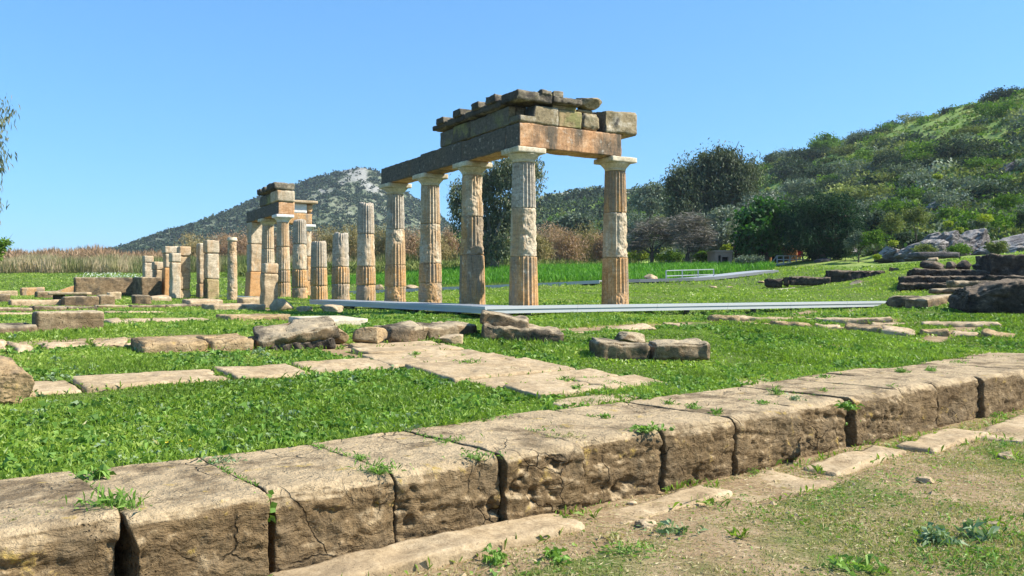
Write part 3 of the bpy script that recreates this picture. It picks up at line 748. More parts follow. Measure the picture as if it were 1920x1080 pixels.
# far entablature over the second corner
FG = 'entablature blocks of the far stoa corner'
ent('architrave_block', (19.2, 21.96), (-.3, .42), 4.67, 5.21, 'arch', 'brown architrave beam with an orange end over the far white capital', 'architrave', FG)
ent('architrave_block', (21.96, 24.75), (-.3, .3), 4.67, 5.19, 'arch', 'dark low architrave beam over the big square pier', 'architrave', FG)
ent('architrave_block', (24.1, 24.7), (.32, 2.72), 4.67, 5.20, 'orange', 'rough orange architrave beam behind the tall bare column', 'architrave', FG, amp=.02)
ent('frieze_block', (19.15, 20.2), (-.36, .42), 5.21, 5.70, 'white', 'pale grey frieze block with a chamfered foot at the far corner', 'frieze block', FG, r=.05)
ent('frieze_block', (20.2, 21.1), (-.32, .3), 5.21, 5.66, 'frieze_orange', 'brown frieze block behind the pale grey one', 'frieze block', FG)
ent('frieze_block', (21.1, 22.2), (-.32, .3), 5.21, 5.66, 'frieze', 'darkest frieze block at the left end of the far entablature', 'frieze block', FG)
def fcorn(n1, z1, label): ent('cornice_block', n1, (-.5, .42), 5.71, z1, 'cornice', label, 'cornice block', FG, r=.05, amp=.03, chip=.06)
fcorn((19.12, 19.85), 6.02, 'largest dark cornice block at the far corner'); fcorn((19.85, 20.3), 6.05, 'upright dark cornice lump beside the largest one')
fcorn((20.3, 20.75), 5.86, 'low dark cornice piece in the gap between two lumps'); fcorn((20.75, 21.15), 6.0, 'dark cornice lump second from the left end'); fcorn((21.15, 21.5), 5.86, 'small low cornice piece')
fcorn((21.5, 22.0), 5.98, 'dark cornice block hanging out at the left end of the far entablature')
ent('frieze_block', (24.1, 24.7), (.8, 1.66), 5.20, 5.68, 'frieze', 'dark block left of the white metope', 'frieze block', FG)
ent('metope', (24.12, 24.6), (1.68, 2.46), 5.20, 5.68, 'newwhite', 'smooth white metope panel set in the far frieze', 'metope', FG, chip=.01)
ent('frieze_block', (24.1, 24.7), (2.46, 2.74), 5.20, 5.68, 'orange', 'broken orange block right of the white metope', 'frieze block', FG, r=.08, amp=.04, chip=.08)
ent('cornice_block', (23.9, 24.8), (1.0, 2.95), 5.68, 5.83, 'poros_pale', 'thin pale cornice slab over the white metope', 'cornice block', FG, r=.02)

# ---------------------------------------------------------------- metal boardwalks
def run(label, a, b_, inner, outer_ax, posts_every=2.4, z=FLOOR, cap=False):
    """boardwalk; a..b along its outer edge (in n1,n2), inner = width vector in (n1,n2)"""
    A = np.array(cc(*a)); B = np.array(cc(*b_)); I = D1 * inner[0] + D2 * inner[1]
    L = np.linalg.norm(B - A); d = (B - A) / L; wd = np.linalg.norm(I); iv = I / wd
    root = empty('boardwalk', (*A, z), (0, 0, math.atan2(d[1], d[0])), label=label, cat='boardwalk', group='grey boardwalks around the stoa')
    sgn = 1 if (d[0] * iv[1] - d[1] * iv[0]) > 0 else -1
    ya, yb = (0, wd) if sgn > 0 else (-wd, 0)
    e0 = 0.0
    n = int(round(L / posts_every)); pl = L / n
    parts = []
    nb = int(L / .145)
    for k in range(int(wd / .14)):
        y0 = sgn * (.06 + k * .14); y1 = sgn * (.06 + k * .14 + .132)
        parts.append(box(0.0, L, min(y0, y1), max(y0, y1), -.035, .0))
    V, Q = merge(parts); link('deck', mesh_np('deck', V, Q, smooth=False), M['deck'], root)
    if cap:
        V, Q = merge([box(-.05, -.002, min(0, sgn * wd), max(0, sgn * wd), -.055, .003), box(-.035, -.002, min(0, sgn * wd), max(0, sgn * wd), -.145, -.055)])
        link('fascia', mesh_np('fascia', V, Q, smooth=False), M['fascia'], root)
    for k in range(n):
        x0, x1 = k * pl, (k + 1) * pl - .006
        V, Q = merge([box(x0, x1, min(0, sgn * .055), max(0, sgn * .055), -.055, .004), box(x0, x1, min(sgn * .02, sgn * .055), max(sgn * .02, sgn * .055), -.145, -.055)])
        link('fascia', mesh_np('fascia', V, Q, smooth=False), M['fascia'], root)
        px_, py_ = x0 + .5 * pl, sgn * .25
        wx = A + d * px_ + iv * .25
        hgt = z - gz(*wx)
        if hgt > .06:
            V, Q = box(px_ - .05, px_ + .05, py_ - .05, py_ + .05, -max(hgt, .16) - .05, -.04)
            link('support', mesh_np('support', V, Q, smooth=False), M['dark_metal'], root)
    for f in np.linspace(0, 1, 14):
        c = A + (B - A) * f + I / 2; EXCL.append((c[0], c[1], math.atan2(d[1], d[0]), L / 26 + .1, wd / 2))
    return root
run('boardwalk section running from its near corner along the front of the long colonnade', (-.36, -1.5), (11.0, -1.5), (0, 1.1), None)
run('long pale boardwalk section running from its near corner to the rocks on the right', (-1.0, -1.5), (-1.0, 12.2), (.62, 0), None, cap=True)
run('boardwalk piece between the slim column and the big square pier', (20.4, -1.3), (26.0, -1.3), (0, .9), None)

def pathwalk(label, pts, width, mt=('deck', 'fascia')):
    W3 = np.array([P(*p) for p in pts]) + [0, 0, .05]; 
    root = empty('boardwalk', tuple(W3[0]), label=label, cat='boardwalk', group='grey boardwalks around the stoa')
    Lc = W3 - W3[0]; dirs = np.gradient(Lc, axis=0); dirs[:, 2] = 0; dirs /= np.linalg.norm(dirs, axis=1, keepdims=True)
    nrm = np.stack([-dirs[:, 1], dirs[:, 0], 0 * dirs[:, 0]], 1); nrm *= np.sign(nrm[:, 1])[:, None]
    def strip(o0, o1, z0, z1):
        m = len(Lc); V = np.concatenate([Lc + nrm * o0 + [0, 0, z0], Lc + nrm * o1 + [0, 0, z0], Lc + nrm * o1 + [0, 0, z1], Lc + nrm * o0 + [0, 0, z1]])
        Q = []
        for k in range(m - 1):
            for a in range(4):
                c, e = a * m, ((a + 1) % 4) * m
                Q.append((c + k, c + k + 1, e + k + 1, e + k))
        Q += [(0, m, 2 * m, 3 * m), (m - 1, 4 * m - 1, 3 * m - 1, 2 * m - 1)]
        return V, np.array(Q)
    V, Q = strip(.04, width, -.05, 0); link('deck', mesh_np('deck', V, Q, smooth=False), M[mt[0]], root)
    V, Q = strip(0, .04, -.14, .005); link('fascia', mesh_np('fascia', V, Q, smooth=False), M[mt[1]], root)
    for k in range(len(Lc) - 1):
        c = W3[k] * .5 + W3[k + 1] * .5; h = c[2] - gz(c[0], c[1])
        V, Q = box(-.05, .05, .1, .2, -max(.2, h) - .1, -.05); link('support', mesh_np('support', off(V, c - W3[0]), Q, smooth=False), M['dark_metal'], root)
        for f in (.0, .25, .5, .75):
            q = W3[k] * (1 - f) + W3[k + 1] * f; EXCL.append((q[0], q[1] + width / 2, math.atan2(dirs[k][1], dirs[k][0]), np.linalg.norm(W3[k + 1] - W3[k]) / 7, width / 2))
    return root
pathwalk('thin pale boardwalk far behind the columns on the other side of the court', [(640, 548.5, 39.5), (720, 545.5, 39), (800, 542, 38.6), (880, 538.7, 38.2), (960, 535, 37.8), (1040, 531.8, 37.3), (1124, 527.6, 36.6)], 1.3)
pathwalk('darker boardwalk with a railing curving off towards the trees', [(1150, 526, 37.2), (1200, 525.5, 37.5), (1250, 524.5, 38), (1300, 523.2, 38.5), (1340, 521, 39.4), (1370, 518, 40.6), (1400, 514.5, 42), (1430, 511, 43.6), (1460, 508, 45.4)], 1.3, ('deck', 'deck_dark'))
def railing(name, label, p0, p1, hgt, nposts, rails, cat='railing', deck=None, w=.05, diag=False):
    a = np.array(P(*p0)); c = np.array(P(*p1)); root = empty(name, tuple(a), label=label, cat=cat); d = c - a
    for k in range(nposts):
        q = d * k / (nposts - 1); V, Q = bar(q + [0, 0, -.05], q + [0, 0, hgt], w)
        link('post', mesh_np('post', V, Q, smooth=False), M['rail'], root)
    for f in rails:
        V, Q = bar([0, 0, hgt * f], d + [0, 0, hgt * f], w * .8); link('rail', mesh_np('rail', V, Q, smooth=False), M['rail'], root)
    if diag:
        for k in (0, nposts - 1):
            q = d * k / (nposts - 1); s = -1 if k == 0 else 1
            V, Q = bar(q + [0, 0, hgt], q + [s * .55, -.1, -.15], w * .8); link('brace', mesh_np('brace', V, Q, smooth=False), M['rail'], root)
        V, Q = bar(d * .3 + [0, 0, -.0], d * .5 + [0, 0, hgt], w * .7); link('brace', mesh_np('brace', V, Q, smooth=False), M['rail'], root)
    if deck:
        V, Q = box(-.3, d[0] + .3, -.1, deck, -.14, -.03); V[:, 2] += 0
        link('deck', mesh_np('deck', V, Q, smooth=False), M['deck'], root)
    return root
railing('railing', 'pale metal railing on the far boardwalk beside a rounded stone', (1249, 523, 38.9), (1338, 520, 40.2), .40, 4, (.98, .35))
railing('footbridge', 'small white railed footbridge in front of the dark trees', (1457, 494, 55), (1517, 494, 55), .52, 6, (.98, .5, .05), 'footbridge', deck=1.3, w=.07, diag=True)
# ---------------------------------------------------------------- foreground terrace wall
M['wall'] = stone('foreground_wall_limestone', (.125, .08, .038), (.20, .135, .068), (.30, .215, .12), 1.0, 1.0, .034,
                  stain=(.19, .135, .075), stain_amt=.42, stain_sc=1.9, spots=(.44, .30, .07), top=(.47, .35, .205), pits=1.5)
M['step'] = stone('paving_limestone', (.33, .23, .125), (.44, .325, .19), (.53, .415, .265), 1.2, .7, .012, stain=(.33, .24, .14), stain_amt=.36, stain_sc=1.4, pits=.6)
jo = [-4.5, -2.95, -1.48, -.765, 0, .785, 1.49, 2.35, 3.21, 4.19, 5.06, 6.05, 6.93, 8.03, 9.4, 10.7, 12.2, 13.8]
gap = {-1.48: .075, -.765: .04, 1.49: .022, 3.21: .024, 5.06: .065, 6.93: .022}
dep_ = [1.2, 1.2, 1.18, 1.16, 1.2, 1.26, 1.3, 1.28, 1.25, 1.22, 1.3, 1.35, 1.35, 1.3, 1.35, 1.4, 1.4]
wl = ['wall block at the far left end of the row, mostly outside the picture', 'yellow lichened wall block at the bottom left corner, left of the first weed filled gap',
      'wall block between the two widest dark gaps at the bottom left', 'wall block with a yellow streak, right of the gap with the vine leaf',
      'deeply pitted wall block right of the yellow streaked one', 'honeycombed ochre wall block, left of the narrow black joint', 'ochre wall block with a grey patch and a green weed at its right joint',
      'dark brown wall block right of the weed grown joint', 'smooth faced wall block with a hollow under its foot', 'dark layered wall block left of the black gap with a leafy weed',
      'wall block right of the black gap with a leafy weed', 'wall block with grass growing along its top edge', 'wall block with a rounded knobbly face near the right edge',
      'wall block with a small weed at its foot by the right edge', 'wall block cut by the right picture edge', 'wall block just beyond the right picture edge', 'last wall block of the row on the right']
lean_ = [0, .01, -.01, .012, -.006, .004, -.012, .01, .0, -.01, .012, .0, -.01, .006, 0, 0, 0]
for k, (a, b_) in enumerate(zip(jo[:-1], jo[1:])):
    if k == 16: continue
    ga = gb = .004
    w = b_ - a - ga - gb; s0 = (a + ga + b_ - gb) / 2; d = dep_[k]; tf = -.03 + .035 * math.sin(k * 2.3)
    x, y = ws(s0, tf + d / 2)
    h = .60 + .004 * math.sin(k * 1.7) + (.02 if k > 9 else 0)
    V, Q = rbox(w, d, h, res=.0125 if y < 9 else .024, r=.006, amp=.005, freq=7, seed=k + 3, warp=.008, chip=.004, chipf=5.0, strat=.005, maxn=140)
    fr0 = sstep(.12, .5, -V[:, 1] / d)
    sd0 = np.abs(V[:, 0]) / (w / 2)
    ex = np.where(V[:, 0] < 0, gap.get(a, .003), gap.get(b_, .003)) * .5
    V[:, 0] -= np.sign(V[:, 0]) * sstep(.8, 1, sd0) * fr0 * (1 - .8 * sstep(.72, .95, V[:, 2] / h)) * (ex + .012 * np.clip(fbm(V * 6 + k, 5, 3), 0, 1))
    q3 = V + k * 9.1
    # worn, rounded upper front edge
    RD = .10 + .05 * fbm(np.stack([q3[:, 0] * 2.5, q3[:, 0] * 0, q3[:, 0] * 0], 1), 12 + k, 2)
    u = V[:, 1] + d / 2; wv = h - V[:, 2]
    pu = np.clip(RD - u, 0, None); pw = np.clip(RD - wv, 0, None); mx_ = np.maximum(pu, pw); nn = np.sqrt(pu ** 2 + pw ** 2) + 1e-9
    kk = np.where((pu > 0) & (pw > 0), mx_ / nn, 1.0)
    V[:, 1] += pu * (1 - kk); V[:, 2] -= pw * (1 - kk)
    f_ = sstep(.22, .5, (-V[:, 1] / d) - .0) * (1 - sstep(.80, .98, V[:, 2] / h))           # the face carries honeycomb hollows and layers
    rel = .5 * fbm(q3 * np.array([4.5, 4.5, 6.5]), 40 + k, 5, .62) + .8 * fract(fbm(q3 * np.array([3.2, 3.2, 5.5]), 140 + k, 5, .55), 6.0) + .30 * fbm(q3 * 22, 150 + k, 3, .6)
    hc = np.clip(fbm(q3 * np.array([11, 11, 14]), 50 + k, 3) - .06, 0, 1)
    deep = 1.0 if k in (4, 5, 6) else .45
    V[:, 1] += f_ * (.055 * rel + .10 * deep * hc * sstep(-.1, .25, fbm(q3 * 2.2, 60 + k, 2)))
    V[:, 1] += f_ * .022 * np.clip(fbm(np.stack([q3[:, 0] * 1.2, q3[:, 0] * 0, q3[:, 2] * 17 + q3[:, 0] * 2], 1), 70 + k, 3), -.2, 1)
    if k == 8:
        V[:, 1] += sstep(.0, 1, 1 - V[:, 2] / .2) * .10 * (V[:, 1] < -d * .3)
    V[:, 2] += (.012 * fbm(q3 * np.array([1.6, 1.6, 0]), 77, 3) + .010 * fract(fbm(q3 * np.array([2.6, 5, 0]), 177, 4), 5.0)) * (V[:, 2] > .2)
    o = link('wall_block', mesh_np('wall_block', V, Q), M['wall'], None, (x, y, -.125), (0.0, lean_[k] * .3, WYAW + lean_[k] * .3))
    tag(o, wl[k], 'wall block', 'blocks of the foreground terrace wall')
    EXCL.append((x, y, WYAW, w / 2 + .02, d / 2 - .01))
for k, (a, b_, d) in enumerate([(2.6, 3.75, .42), (3.78, 5.2, .50), (5.23, 7.0, .50), (7.05, 8.8, .48), (8.85, 10.6, .62), (10.65, 12.6, .62)]):
    t0 = 1.27 if a < 8 else 1.38
    x, y = ws((a + b_) / 2, t0 + d / 2)
    block_at('paving_slab', x, y, b_ - a - .02, d, .10, 'step', ['backing slab behind the wall where the paved strip begins', 'backing slab at the right foot of the paved strip', 'backing slab behind the smooth faced wall block',
             'backing slab behind the leafy black gap', 'backing slab behind the grassy topped wall block', 'backing slab near the right picture edge behind the wall'][k], 'paving slab', 'slabs behind the wall', z=.362, tilt=False, r=.03, amp=.012, chip=.015, sink=.1, excl=False)
# paved strip crossing the lawn
for k, (sl, sr, ta, tb) in enumerate([(2.72, 3.6, 1.85, 2.42), (3.62, 4.58, 1.83, 2.36), (2.62, 4.45, 2.45, 2.95), (2.48, 4.25, 2.98, 3.95), (2.36, 4.1, 3.98, 4.42), (2.40, 4.02, 4.45, 4.86), (2.5, 3.98, 4.9, 5.32), (2.7, 4.0, 5.36, 5.75)]):
    x, y = ws((sl + sr) / 2, (ta + tb) / 2)
    block_at('paving_slab', x, y, sr - sl + .03, tb - ta + .03, .045, 'step', ['first paving slab of the strip beside the weedy corner', 'paving slab at the right corner where strip meets wall', 'narrow slab second from the wall in the paved strip', 'largest paving slab in the middle of the strip',
             'paving slab of the strip just past the largest one', 'thin paving slab near the far end of the strip', 'paving slab next to last at the far end of the strip', 'last paving slab of the strip before the loose stones'][k], 'paving slab', 'paved strip across the lawn',
             r=.02, amp=.012, chip=.02, sink=.1, warp=.03, z=gzn(x, y) + .012)
for k, (a, b_) in enumerate([(-4.2, -2.3), (-2.28, -.85), (-.83, .48), (.5, 1.35), (1.37, 2.36)]):
    x, y = ws((a + b_) / 2, 4.27)
    block_at('paving_slab', x, y, b_ - a, .66, .05, 'step', ['long slab course entering from beyond the left picture edge', 'pale slab beside the boulder at the left picture edge', 'pale slab of the left course with a weed at its joint',
             'short slab of the left course between two longer ones', 'slab of the left course that meets the paved strip'][k], 'paving slab', 'long slab course on the left lawn', r=.025, amp=.012, chip=.02, sink=.1, warp=.05, z=gzn(x, y) - .006)
# slabs buried in the dry lower ground
for k, (sc, tc, w, d, yw) in enumerate([(.15, -.20, 2.0, .34, .0), (2.05, -.24, 1.25, .30, .03), (2.95, -.42, 1.30, .62, .0), (4.5, -.36, 1.35, .34, .02), (7.6, -.8, 1.9, .9, .05), (6.1, -.45, 1.5, .4, .03), (9.6, -.75, 1.9, .6, .0)]):
    x, y = ws(sc, tc)
    block_at('buried_slab', x, y, w, d, .035, 'step', ['long worn slab in the earth at the foot of the pitted blocks', 'narrow worn slab in the earth under the narrow black joint', 'broad grey slab lying in the earth below the hollow footed block',
             'slab in the earth under the black gap with a leafy weed', 'wide slab in the earth near the right picture edge', 'narrow slab in the earth right of the leafy black gap', 'last slab in the earth at the right picture edge'][k], 'slab', 'slabs buried before the wall', yaw=WYAW + yw, z=-.004 + (.006 if k == 2 else 0), tilt=False, r=.03, amp=.016, chip=.03, chipf=2.5, warp=.10, sink=.12, excl=True)

# ---------------------------------------------------------------- loose stones on the lawn
rock_px('boulder', -62, 60, 676, 764, 'poros', 'rounded limestone boulder cut by the left picture edge', seed=12, amp=.26, dep=.6, cat='boulder', res=.014)
B = block_px
PD, PL, PP = 'poros_dark', 'poros', 'poros_pale'
# worn round pair in the right lawn
x, y = G(1222, 682)
for dxs, ang_, lab, sd in ((-.385, .12, 'left half of the cracked dark slab lying alone in the right lawn', 3), (.375, .02, 'right half of the cracked dark slab lying alone in the right lawn', 9)):
    V, Q = rbox(.76, .58, .25, res=.022, r=.05, amp=.03, freq=5, seed=sd, chip=.05, warp=.07)
    V[:, 2] += .02 * fbm(V * 4, sd, 2)
    o = link('slab_half', mesh_np('slab_half', V, Q), M['poros_dark'], None, (x + dxs, y + .36, gz(x, y + .3) + .0), (0, 0, ang_)); tag(o, lab, 'stone slab', 'stones on the right lawn')
    EXCL.append((x + dxs, y + .40, ang_, .34, .24))
rock_px('boulder', 1142, 1212, 626, 652, 'poros_dark', 'small flat stone lying behind the cracked dark slab', seed=21, cat='stone')
# row of broken blocks across the middle
MG = 'broken blocks across the lawn'
B('stone_block', 272, 392, 641, 663, .62, PL, 'low rough block at the left end of the middle row, grass before it', group=MG, chip=.05, r=.05)
B('stone_block', 396, 478, 637, 658, .60, PL, 'low rough block beside the tilted ribbed slab', group=MG, chip=.05, r=.05)
qx, qy = G(548, 657)
block_at('stone_slab', qx - .02, qy + .34, 1.02, .62, .12, PD, 'tilted broken slab propped up over a dark ribbed stone', 'stone slab', MG, yaw=.30, rot=Quaternion((0, 1, 0), math.radians(-10)) @ Quaternion((1, 0, 0), math.radians(9)), z=gz(qx, qy) + .17, r=.02, chip=.06, warp=.10)
V, Q = rbox(.98, .40, .16, res=.02, r=.03, amp=.02, freq=6, seed=14, chip=.05, warp=.06); V[:, 1] += .03 * np.sin(V[:, 0] * 45) * .35 * (V[:, 1] < 0)
o = link('stone_slab', mesh_np('stone_slab', V, Q), M['black_rock'], None, (qx + .02, qy + .28, gz(qx, qy) - .02), (0, math.radians(-8), .30)); tag(o, 'dark ribbed stone wedged under the tilted broken slab', 'stone slab', MG); EXCL.append((qx, qy + .32, .30, .50, .28))
block_at('stone_slab', qx - .75, qy + .2, .55, .5, .10, PL, 'low flat fragment at the left foot of the tilted slab', 'stone slab', MG, r=.03, chip=.05, warp=.08)
rock_px('boulder', 606, 656, 616, 646, 'poros', 'rough stone between the tilted slab and the yellowish boulder', seed=31, cat='stone', group=MG)
rock_px('boulder', 664, 727, 617, 652, 'poros', 'yellowish boulder in the middle of the lawn row', seed=37, cat='stone', group=MG, amp=.10)
B('stone_block', 733, 800, 613, 642, .55, PD, 'weathered block right of the yellowish boulder', group=MG, chip=.06, r=.06, warp=.07)
B('stone_block', 803, 860, 613, 638, .5, PD, 'short weathered block behind the small pale stone', group=MG, chip=.06, r=.06, warp=.07)
B('stone_block', 850, 900, 609, 630, .7, PD, 'block half hidden behind the large L shaped slab', group=MG, chip=.05, r=.05)
rock_px('stone', 822, 876, 629, 647, 'poros_pale', 'small pale flat stone before the weathered blocks', seed=41, cat='stone', group=MG, amp=.06)
lx, ly = G(975, 641)
block_at('stone_block', lx + .02, ly + .36, 1.22, .80, .20, PD, 'large dark slab with a lower step on its right side', 'stone block', MG, yaw=.05, r=.04, chip=.05, warp=.05, z=gz(lx, ly) + .03, rot=Quaternion((0, 1, 0), math.radians(3)))
block_at('stone_block', lx - .26, ly + .48, .74, .74, .17, PD, 'upper slab resting on the large dark stepped slab', 'stone block', MG, yaw=.02, r=.03, chip=.05, warp=.05, z=gz(lx, ly) + .235, rot=Quaternion((0, 1, 0), math.radians(6)) @ Quaternion((1, 0, 0), math.radians(-3)), excl=False)
# right: stones beside the boardwalk end and black rock
rock_px('rock', 1664, 1742, 556, 578, 'poros_dark', 'rounded brown stone at the right end of the pale boardwalk', seed=51, cat='rock', dep=.6)
B('stone_block', 1740, 1800, 555, 575, .6, PD, 'low dark block between the rounded stone and the black rock', r=.06, chip=.06)
x, y = G(1880, 591)
V, Q = rbox(1.95, 1.3, .80, res=.026, r=.10, amp=.09, freq=3.2, seed=58, chip=.10, chipf=2.6, warp=.34, maxn=80)
V[:, 2] *= 1 - .30 * sstep(.2, -.95, V[:, 0]) * sstep(.3, .8, V[:, 2]) ; V[:, 2] += .06 * fract(fbm(V * 2.2, 44, 4), 5.0)
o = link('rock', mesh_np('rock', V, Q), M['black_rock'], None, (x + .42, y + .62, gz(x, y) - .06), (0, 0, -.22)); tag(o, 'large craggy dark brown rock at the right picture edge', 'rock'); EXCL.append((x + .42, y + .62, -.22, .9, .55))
ga_, gb_ = G(1345, 609), G(1895, 637); lyaw = math.atan2(gb_[1] - ga_[1], gb_[0] - ga_[0])
ends = [1325, 1392, 1450, 1530, 1588, 1660, 1728, 1795, 1850, 1925]
wds = ['first', 'second', 'third', 'fourth', 'fifth', 'sixth', 'seventh', 'eighth', 'ninth']
for k, (a, b_) in enumerate(zip(ends[:-1], ends[1:])):
    p0, p1 = G(a, 608 + (a - 1345) * .0509), G(b_, 608 + (b_ - 1345) * .0509)
    x, y = (p0[0] + p1[0]) / 2, (p0[1] + p1[1]) / 2; L_ = math.hypot(p1[0] - p0[0], p1[1] - p0[1])
    block_at('course_stone', x, y + .2, L_ * (.97 if k % 3 else .9), .38, .10, 'poros_pale' if k % 2 else 'poros', wds[k] + ' stone from the left of the long low course crossing the right lawn', 'course stone', 'long low course in the right lawn', yaw=math.atan2(p1[1] - p0[1], p1[0] - p0[0]), z=gzn(x, y) + .0, warp=.09, chip=.05, sink=.1)
for k, (px, py, w) in enumerate([(1410, 600, 1.3), (1500, 600, 1.5), (1600, 603, 1.6), (1700, 606, 1.4), (1800, 610, 1.5)]):
    x, y = G(px, py); block_at('course_stone', x, y, w, .32, .07, 'poros_pale', wds[k] + ' stone from the left of the rear sunken course in the right lawn', 'course stone', 'rear sunken course in the right lawn', yaw=lyaw + .03, z=gzn(x, y) + .0, warp=.08, chip=.05, sink=.1)
for k, (px, py, w) in enumerate([(1185, 618, .9), (1290, 608, 1.0), (1100, 622, .8)]):
    x, y = G(px, py); block_at('course_stone', x, y, w, .45, .03, 'poros_pale', ['flat pale stone sunk in earth left of centre behind the cracked slab', 'flat pale stone farthest along the earth strip', 'flat pale stone nearest the stepped slab'][k], 'course stone', 'flat stones of the earth strip', yaw=.45, r=.02, chip=.03, warp=.08)

# ---------------------------------------------------------------- ruined rooms on the left
LG = 'low blocks of the ruined rooms'
B('large_block', 70, 195, 584, 624, .45, PD, 'big upright brown block standing alone in the left grass', group=LG, r=.02, amp=.012, chip=.02, warp=.02)
B('stone_block', -40, 70, 612, 629, .7, PD, 'low flat block at the left edge beside the big upright one', group=LG, r=.04)
for a, b_, pt, pb, lab in [(195, 238, 594, 613, 'pale flat stone touching the big upright block'), (240, 384, 590, 612, 'broad pale flat slab right of the big upright block')]:
    x, y = G((a + b_) / 2, (pt + pb) / 2 + 3); wd_ = (b_ - a) / FPX * y
    block_at('stone_slab', x, y, wd_, 1.3, .05, 'poros_pale', lab, 'stone slab', LG, r=.03, chip=.03, warp=.05)
for a, b_, pt, pb, lab in [(-30, 20, 641, 660, 'flat pale stone of the row at the left picture edge'), (24, 74, 645, 660, 'small flat pale stone second in the left row'), (85, 182, 641, 655, 'longer flat pale stone in the left row'), (186, 258, 641, 654, 'flat pale stone ending the left row')]:
    B('stone_slab', a, b_, pt + 9, pb, .7, PP, lab, cat='stone slab', group=LG, r=.04, chip=.05, warp=.08)
for a, b_, pt, pb, lab in [(-60, 62, 576, 586, 'long kerb stone at the left picture edge'), (62, 125, 575, 585, 'kerb stone under the weeds'), (126, 182, 574, 584, 'kerb stone below the orange faced block'), (182, 245, 573, 582, 'kerb stone in the middle of the left course'),
                           (246, 312, 572, 580, 'kerb stone with a dark gap beneath'), (312, 410, 571, 578, 'kerb stone at the right end of the left course')]:
    B('kerb_stone', a, b_, pt, pb, .5, PD, lab, cat='kerb stone', group='kerb course of the ruined rooms', r=.03, chip=.03, res=.05)
for a, b_, pt, pb, lab in [(-40, 90, 588, 594, 'thin pale kerb below the long kerb course at left'), (92, 200, 587, 592, 'thin pale kerb hidden behind the big upright block'), (200, 330, 584, 589, 'thin pale kerb right of the big upright block')]:
    B('kerb_stone', a, b_, pt, pb, .5, PP, lab, cat='kerb stone', group='kerb course of the ruined rooms', r=.03, chip=.03, res=.05)
for a, b_, pt, pb, dp, mt, lab in [(120, 186, 557, 575, .45, PD, 'orange faced low block before the dark walls'), (186, 216, 553, 572, .5, PD, 'low block with a dark pitted end'), (205, 228, 548, 562, .4, PP, 'low rounded pale block behind the pitted one'),
                                   (40, 84, 540, 556, .45, 'orange', 'low orange block in the back row at left'), (-30, 20, 551, 568, .5, PD, 'grey low block at the left picture edge'), (-20, 34, 545, 557, .5, PP, 'pale low block behind the grey one at the left edge'),
                                   (68, 112, 546, 559, .5, PD, 'brown low block under the triangular stone'), (252, 283, 555, 571, .5, PD, 'small square block before the tall wall slab'), (284, 322, 556, 566, .6, PP, 'low pale stone beside the small square block'),
                                   (20, 120, 562, 574, .5, PP, 'long pale worn block in the middle of the left ruins')]:
    B('stone_block', a, b_, pt, pb, dp, mt, lab, group=LG, r=.03, chip=.03, res=.045)
V, Q = rbox(1.0, .3, .4, res=.05, r=.02, amp=.015, seed=9); V[:, 2] *= np.clip(.25 + .9 * (V[:, 0] + .5), .2, 1)
x, y = G(118, 552); o = link('stone_block', mesh_np('stone_block', V, Q), M['orange'], None, (x, y + .2, gz(x, y)), (0, 0, WYAW)); tag(o, 'orange stone broken to a sloping triangle in the left ruins', 'stone block', LG)
# stone table
x, y = G(128, 566); root = empty('stone_table', (x, y, gz(x, y)), (0, 0, .3), label='flat slab raised on two stones like a low table', cat='stone table', group=LG)
V, Q = rbox(1.25, .7, .09, res=.05, r=.02, amp=.01, seed=5); link('top_slab', mesh_np('top_slab', V, Q), M['poros_pale'], root, (0, .3, .24))
for sx_ in (-.35, .35):
    V, Q = rbox(.3, .5, .26, res=.05, r=.03, amp=.02, seed=6); link('support', mesh_np('support', V, Q), M['black_rock'], root, (sx_, .32, -.02))
# tall wall slabs
wx, wy = (200 - 960) / FPX * 34.5, 34.5
def wallslab(px0, px1, pt, pb, Y, dep, mat, label, yaw=WYAW, **kw):
    return B('wall_slab', px0, px1, pt, pb, dep, mat, label, Y=Y, yaw=yaw, cat='wall', group='tall dark wall slabs', r=.015, res=.05, chip=.02, amp=.012, **kw)
wallslab(140, 268, 520, 558, 34.0, .35, 'poros_dark', 'long dark wall slab standing on edge behind the low blocks')
wallslab(265, 303, 520, 557, 33.2, 1.3, 'poros_dark', 'dark wall block at right angles to the long slab, with a sunk panel')
# slabs and steps in front of the piers
for a, b_, pt, pb, dp, lab in [(356, 420, 563, 577, .9, 'pale step under the paired piers'), (400, 500, 571, 583, 1.1, 'raised flat slab before the slim column'), (455, 500, 558, 574, .6, 'pitted pale base stone before the big square pier'),
                               (395, 458, 585, 590, .6, 'thin dark slab in the weeds'), (432, 545, 590, 604, .8, 'rough slab left of the pale square slab')]:
    B('stone_slab', a, b_, pt, pb, dp, PL if 'rough' in lab or 'thin' in lab else PP, lab, cat='stone slab', group='slabs before the piers', r=.03, chip=.03, res=.05)
B('stone_slab', 592, 690, 598, 613, 1.1, 'pale_slab', 'smooth pale square slab lying in the grass, its top bright', cat='stone slab', group='slabs before the piers', r=.012, chip=.01, amp=.006, warp=.01, res=.04)
rock_px('stone_drum', 506, 548, 561, 584, 'poros_pale', 'toppled round stone beside the leaning pier', seed=61, cat='stone', amp=.06, dep=.7)
rock_px('boulder', 598, 650, 570, 588, 'poros_pale', 'pale jagged stone by the boardwalk end', seed=63, cat='stone')
rock_px('boulder', 556, 590, 574, 588, 'poros_pale', 'small pale stone left of the jagged one', seed=66, cat='stone')
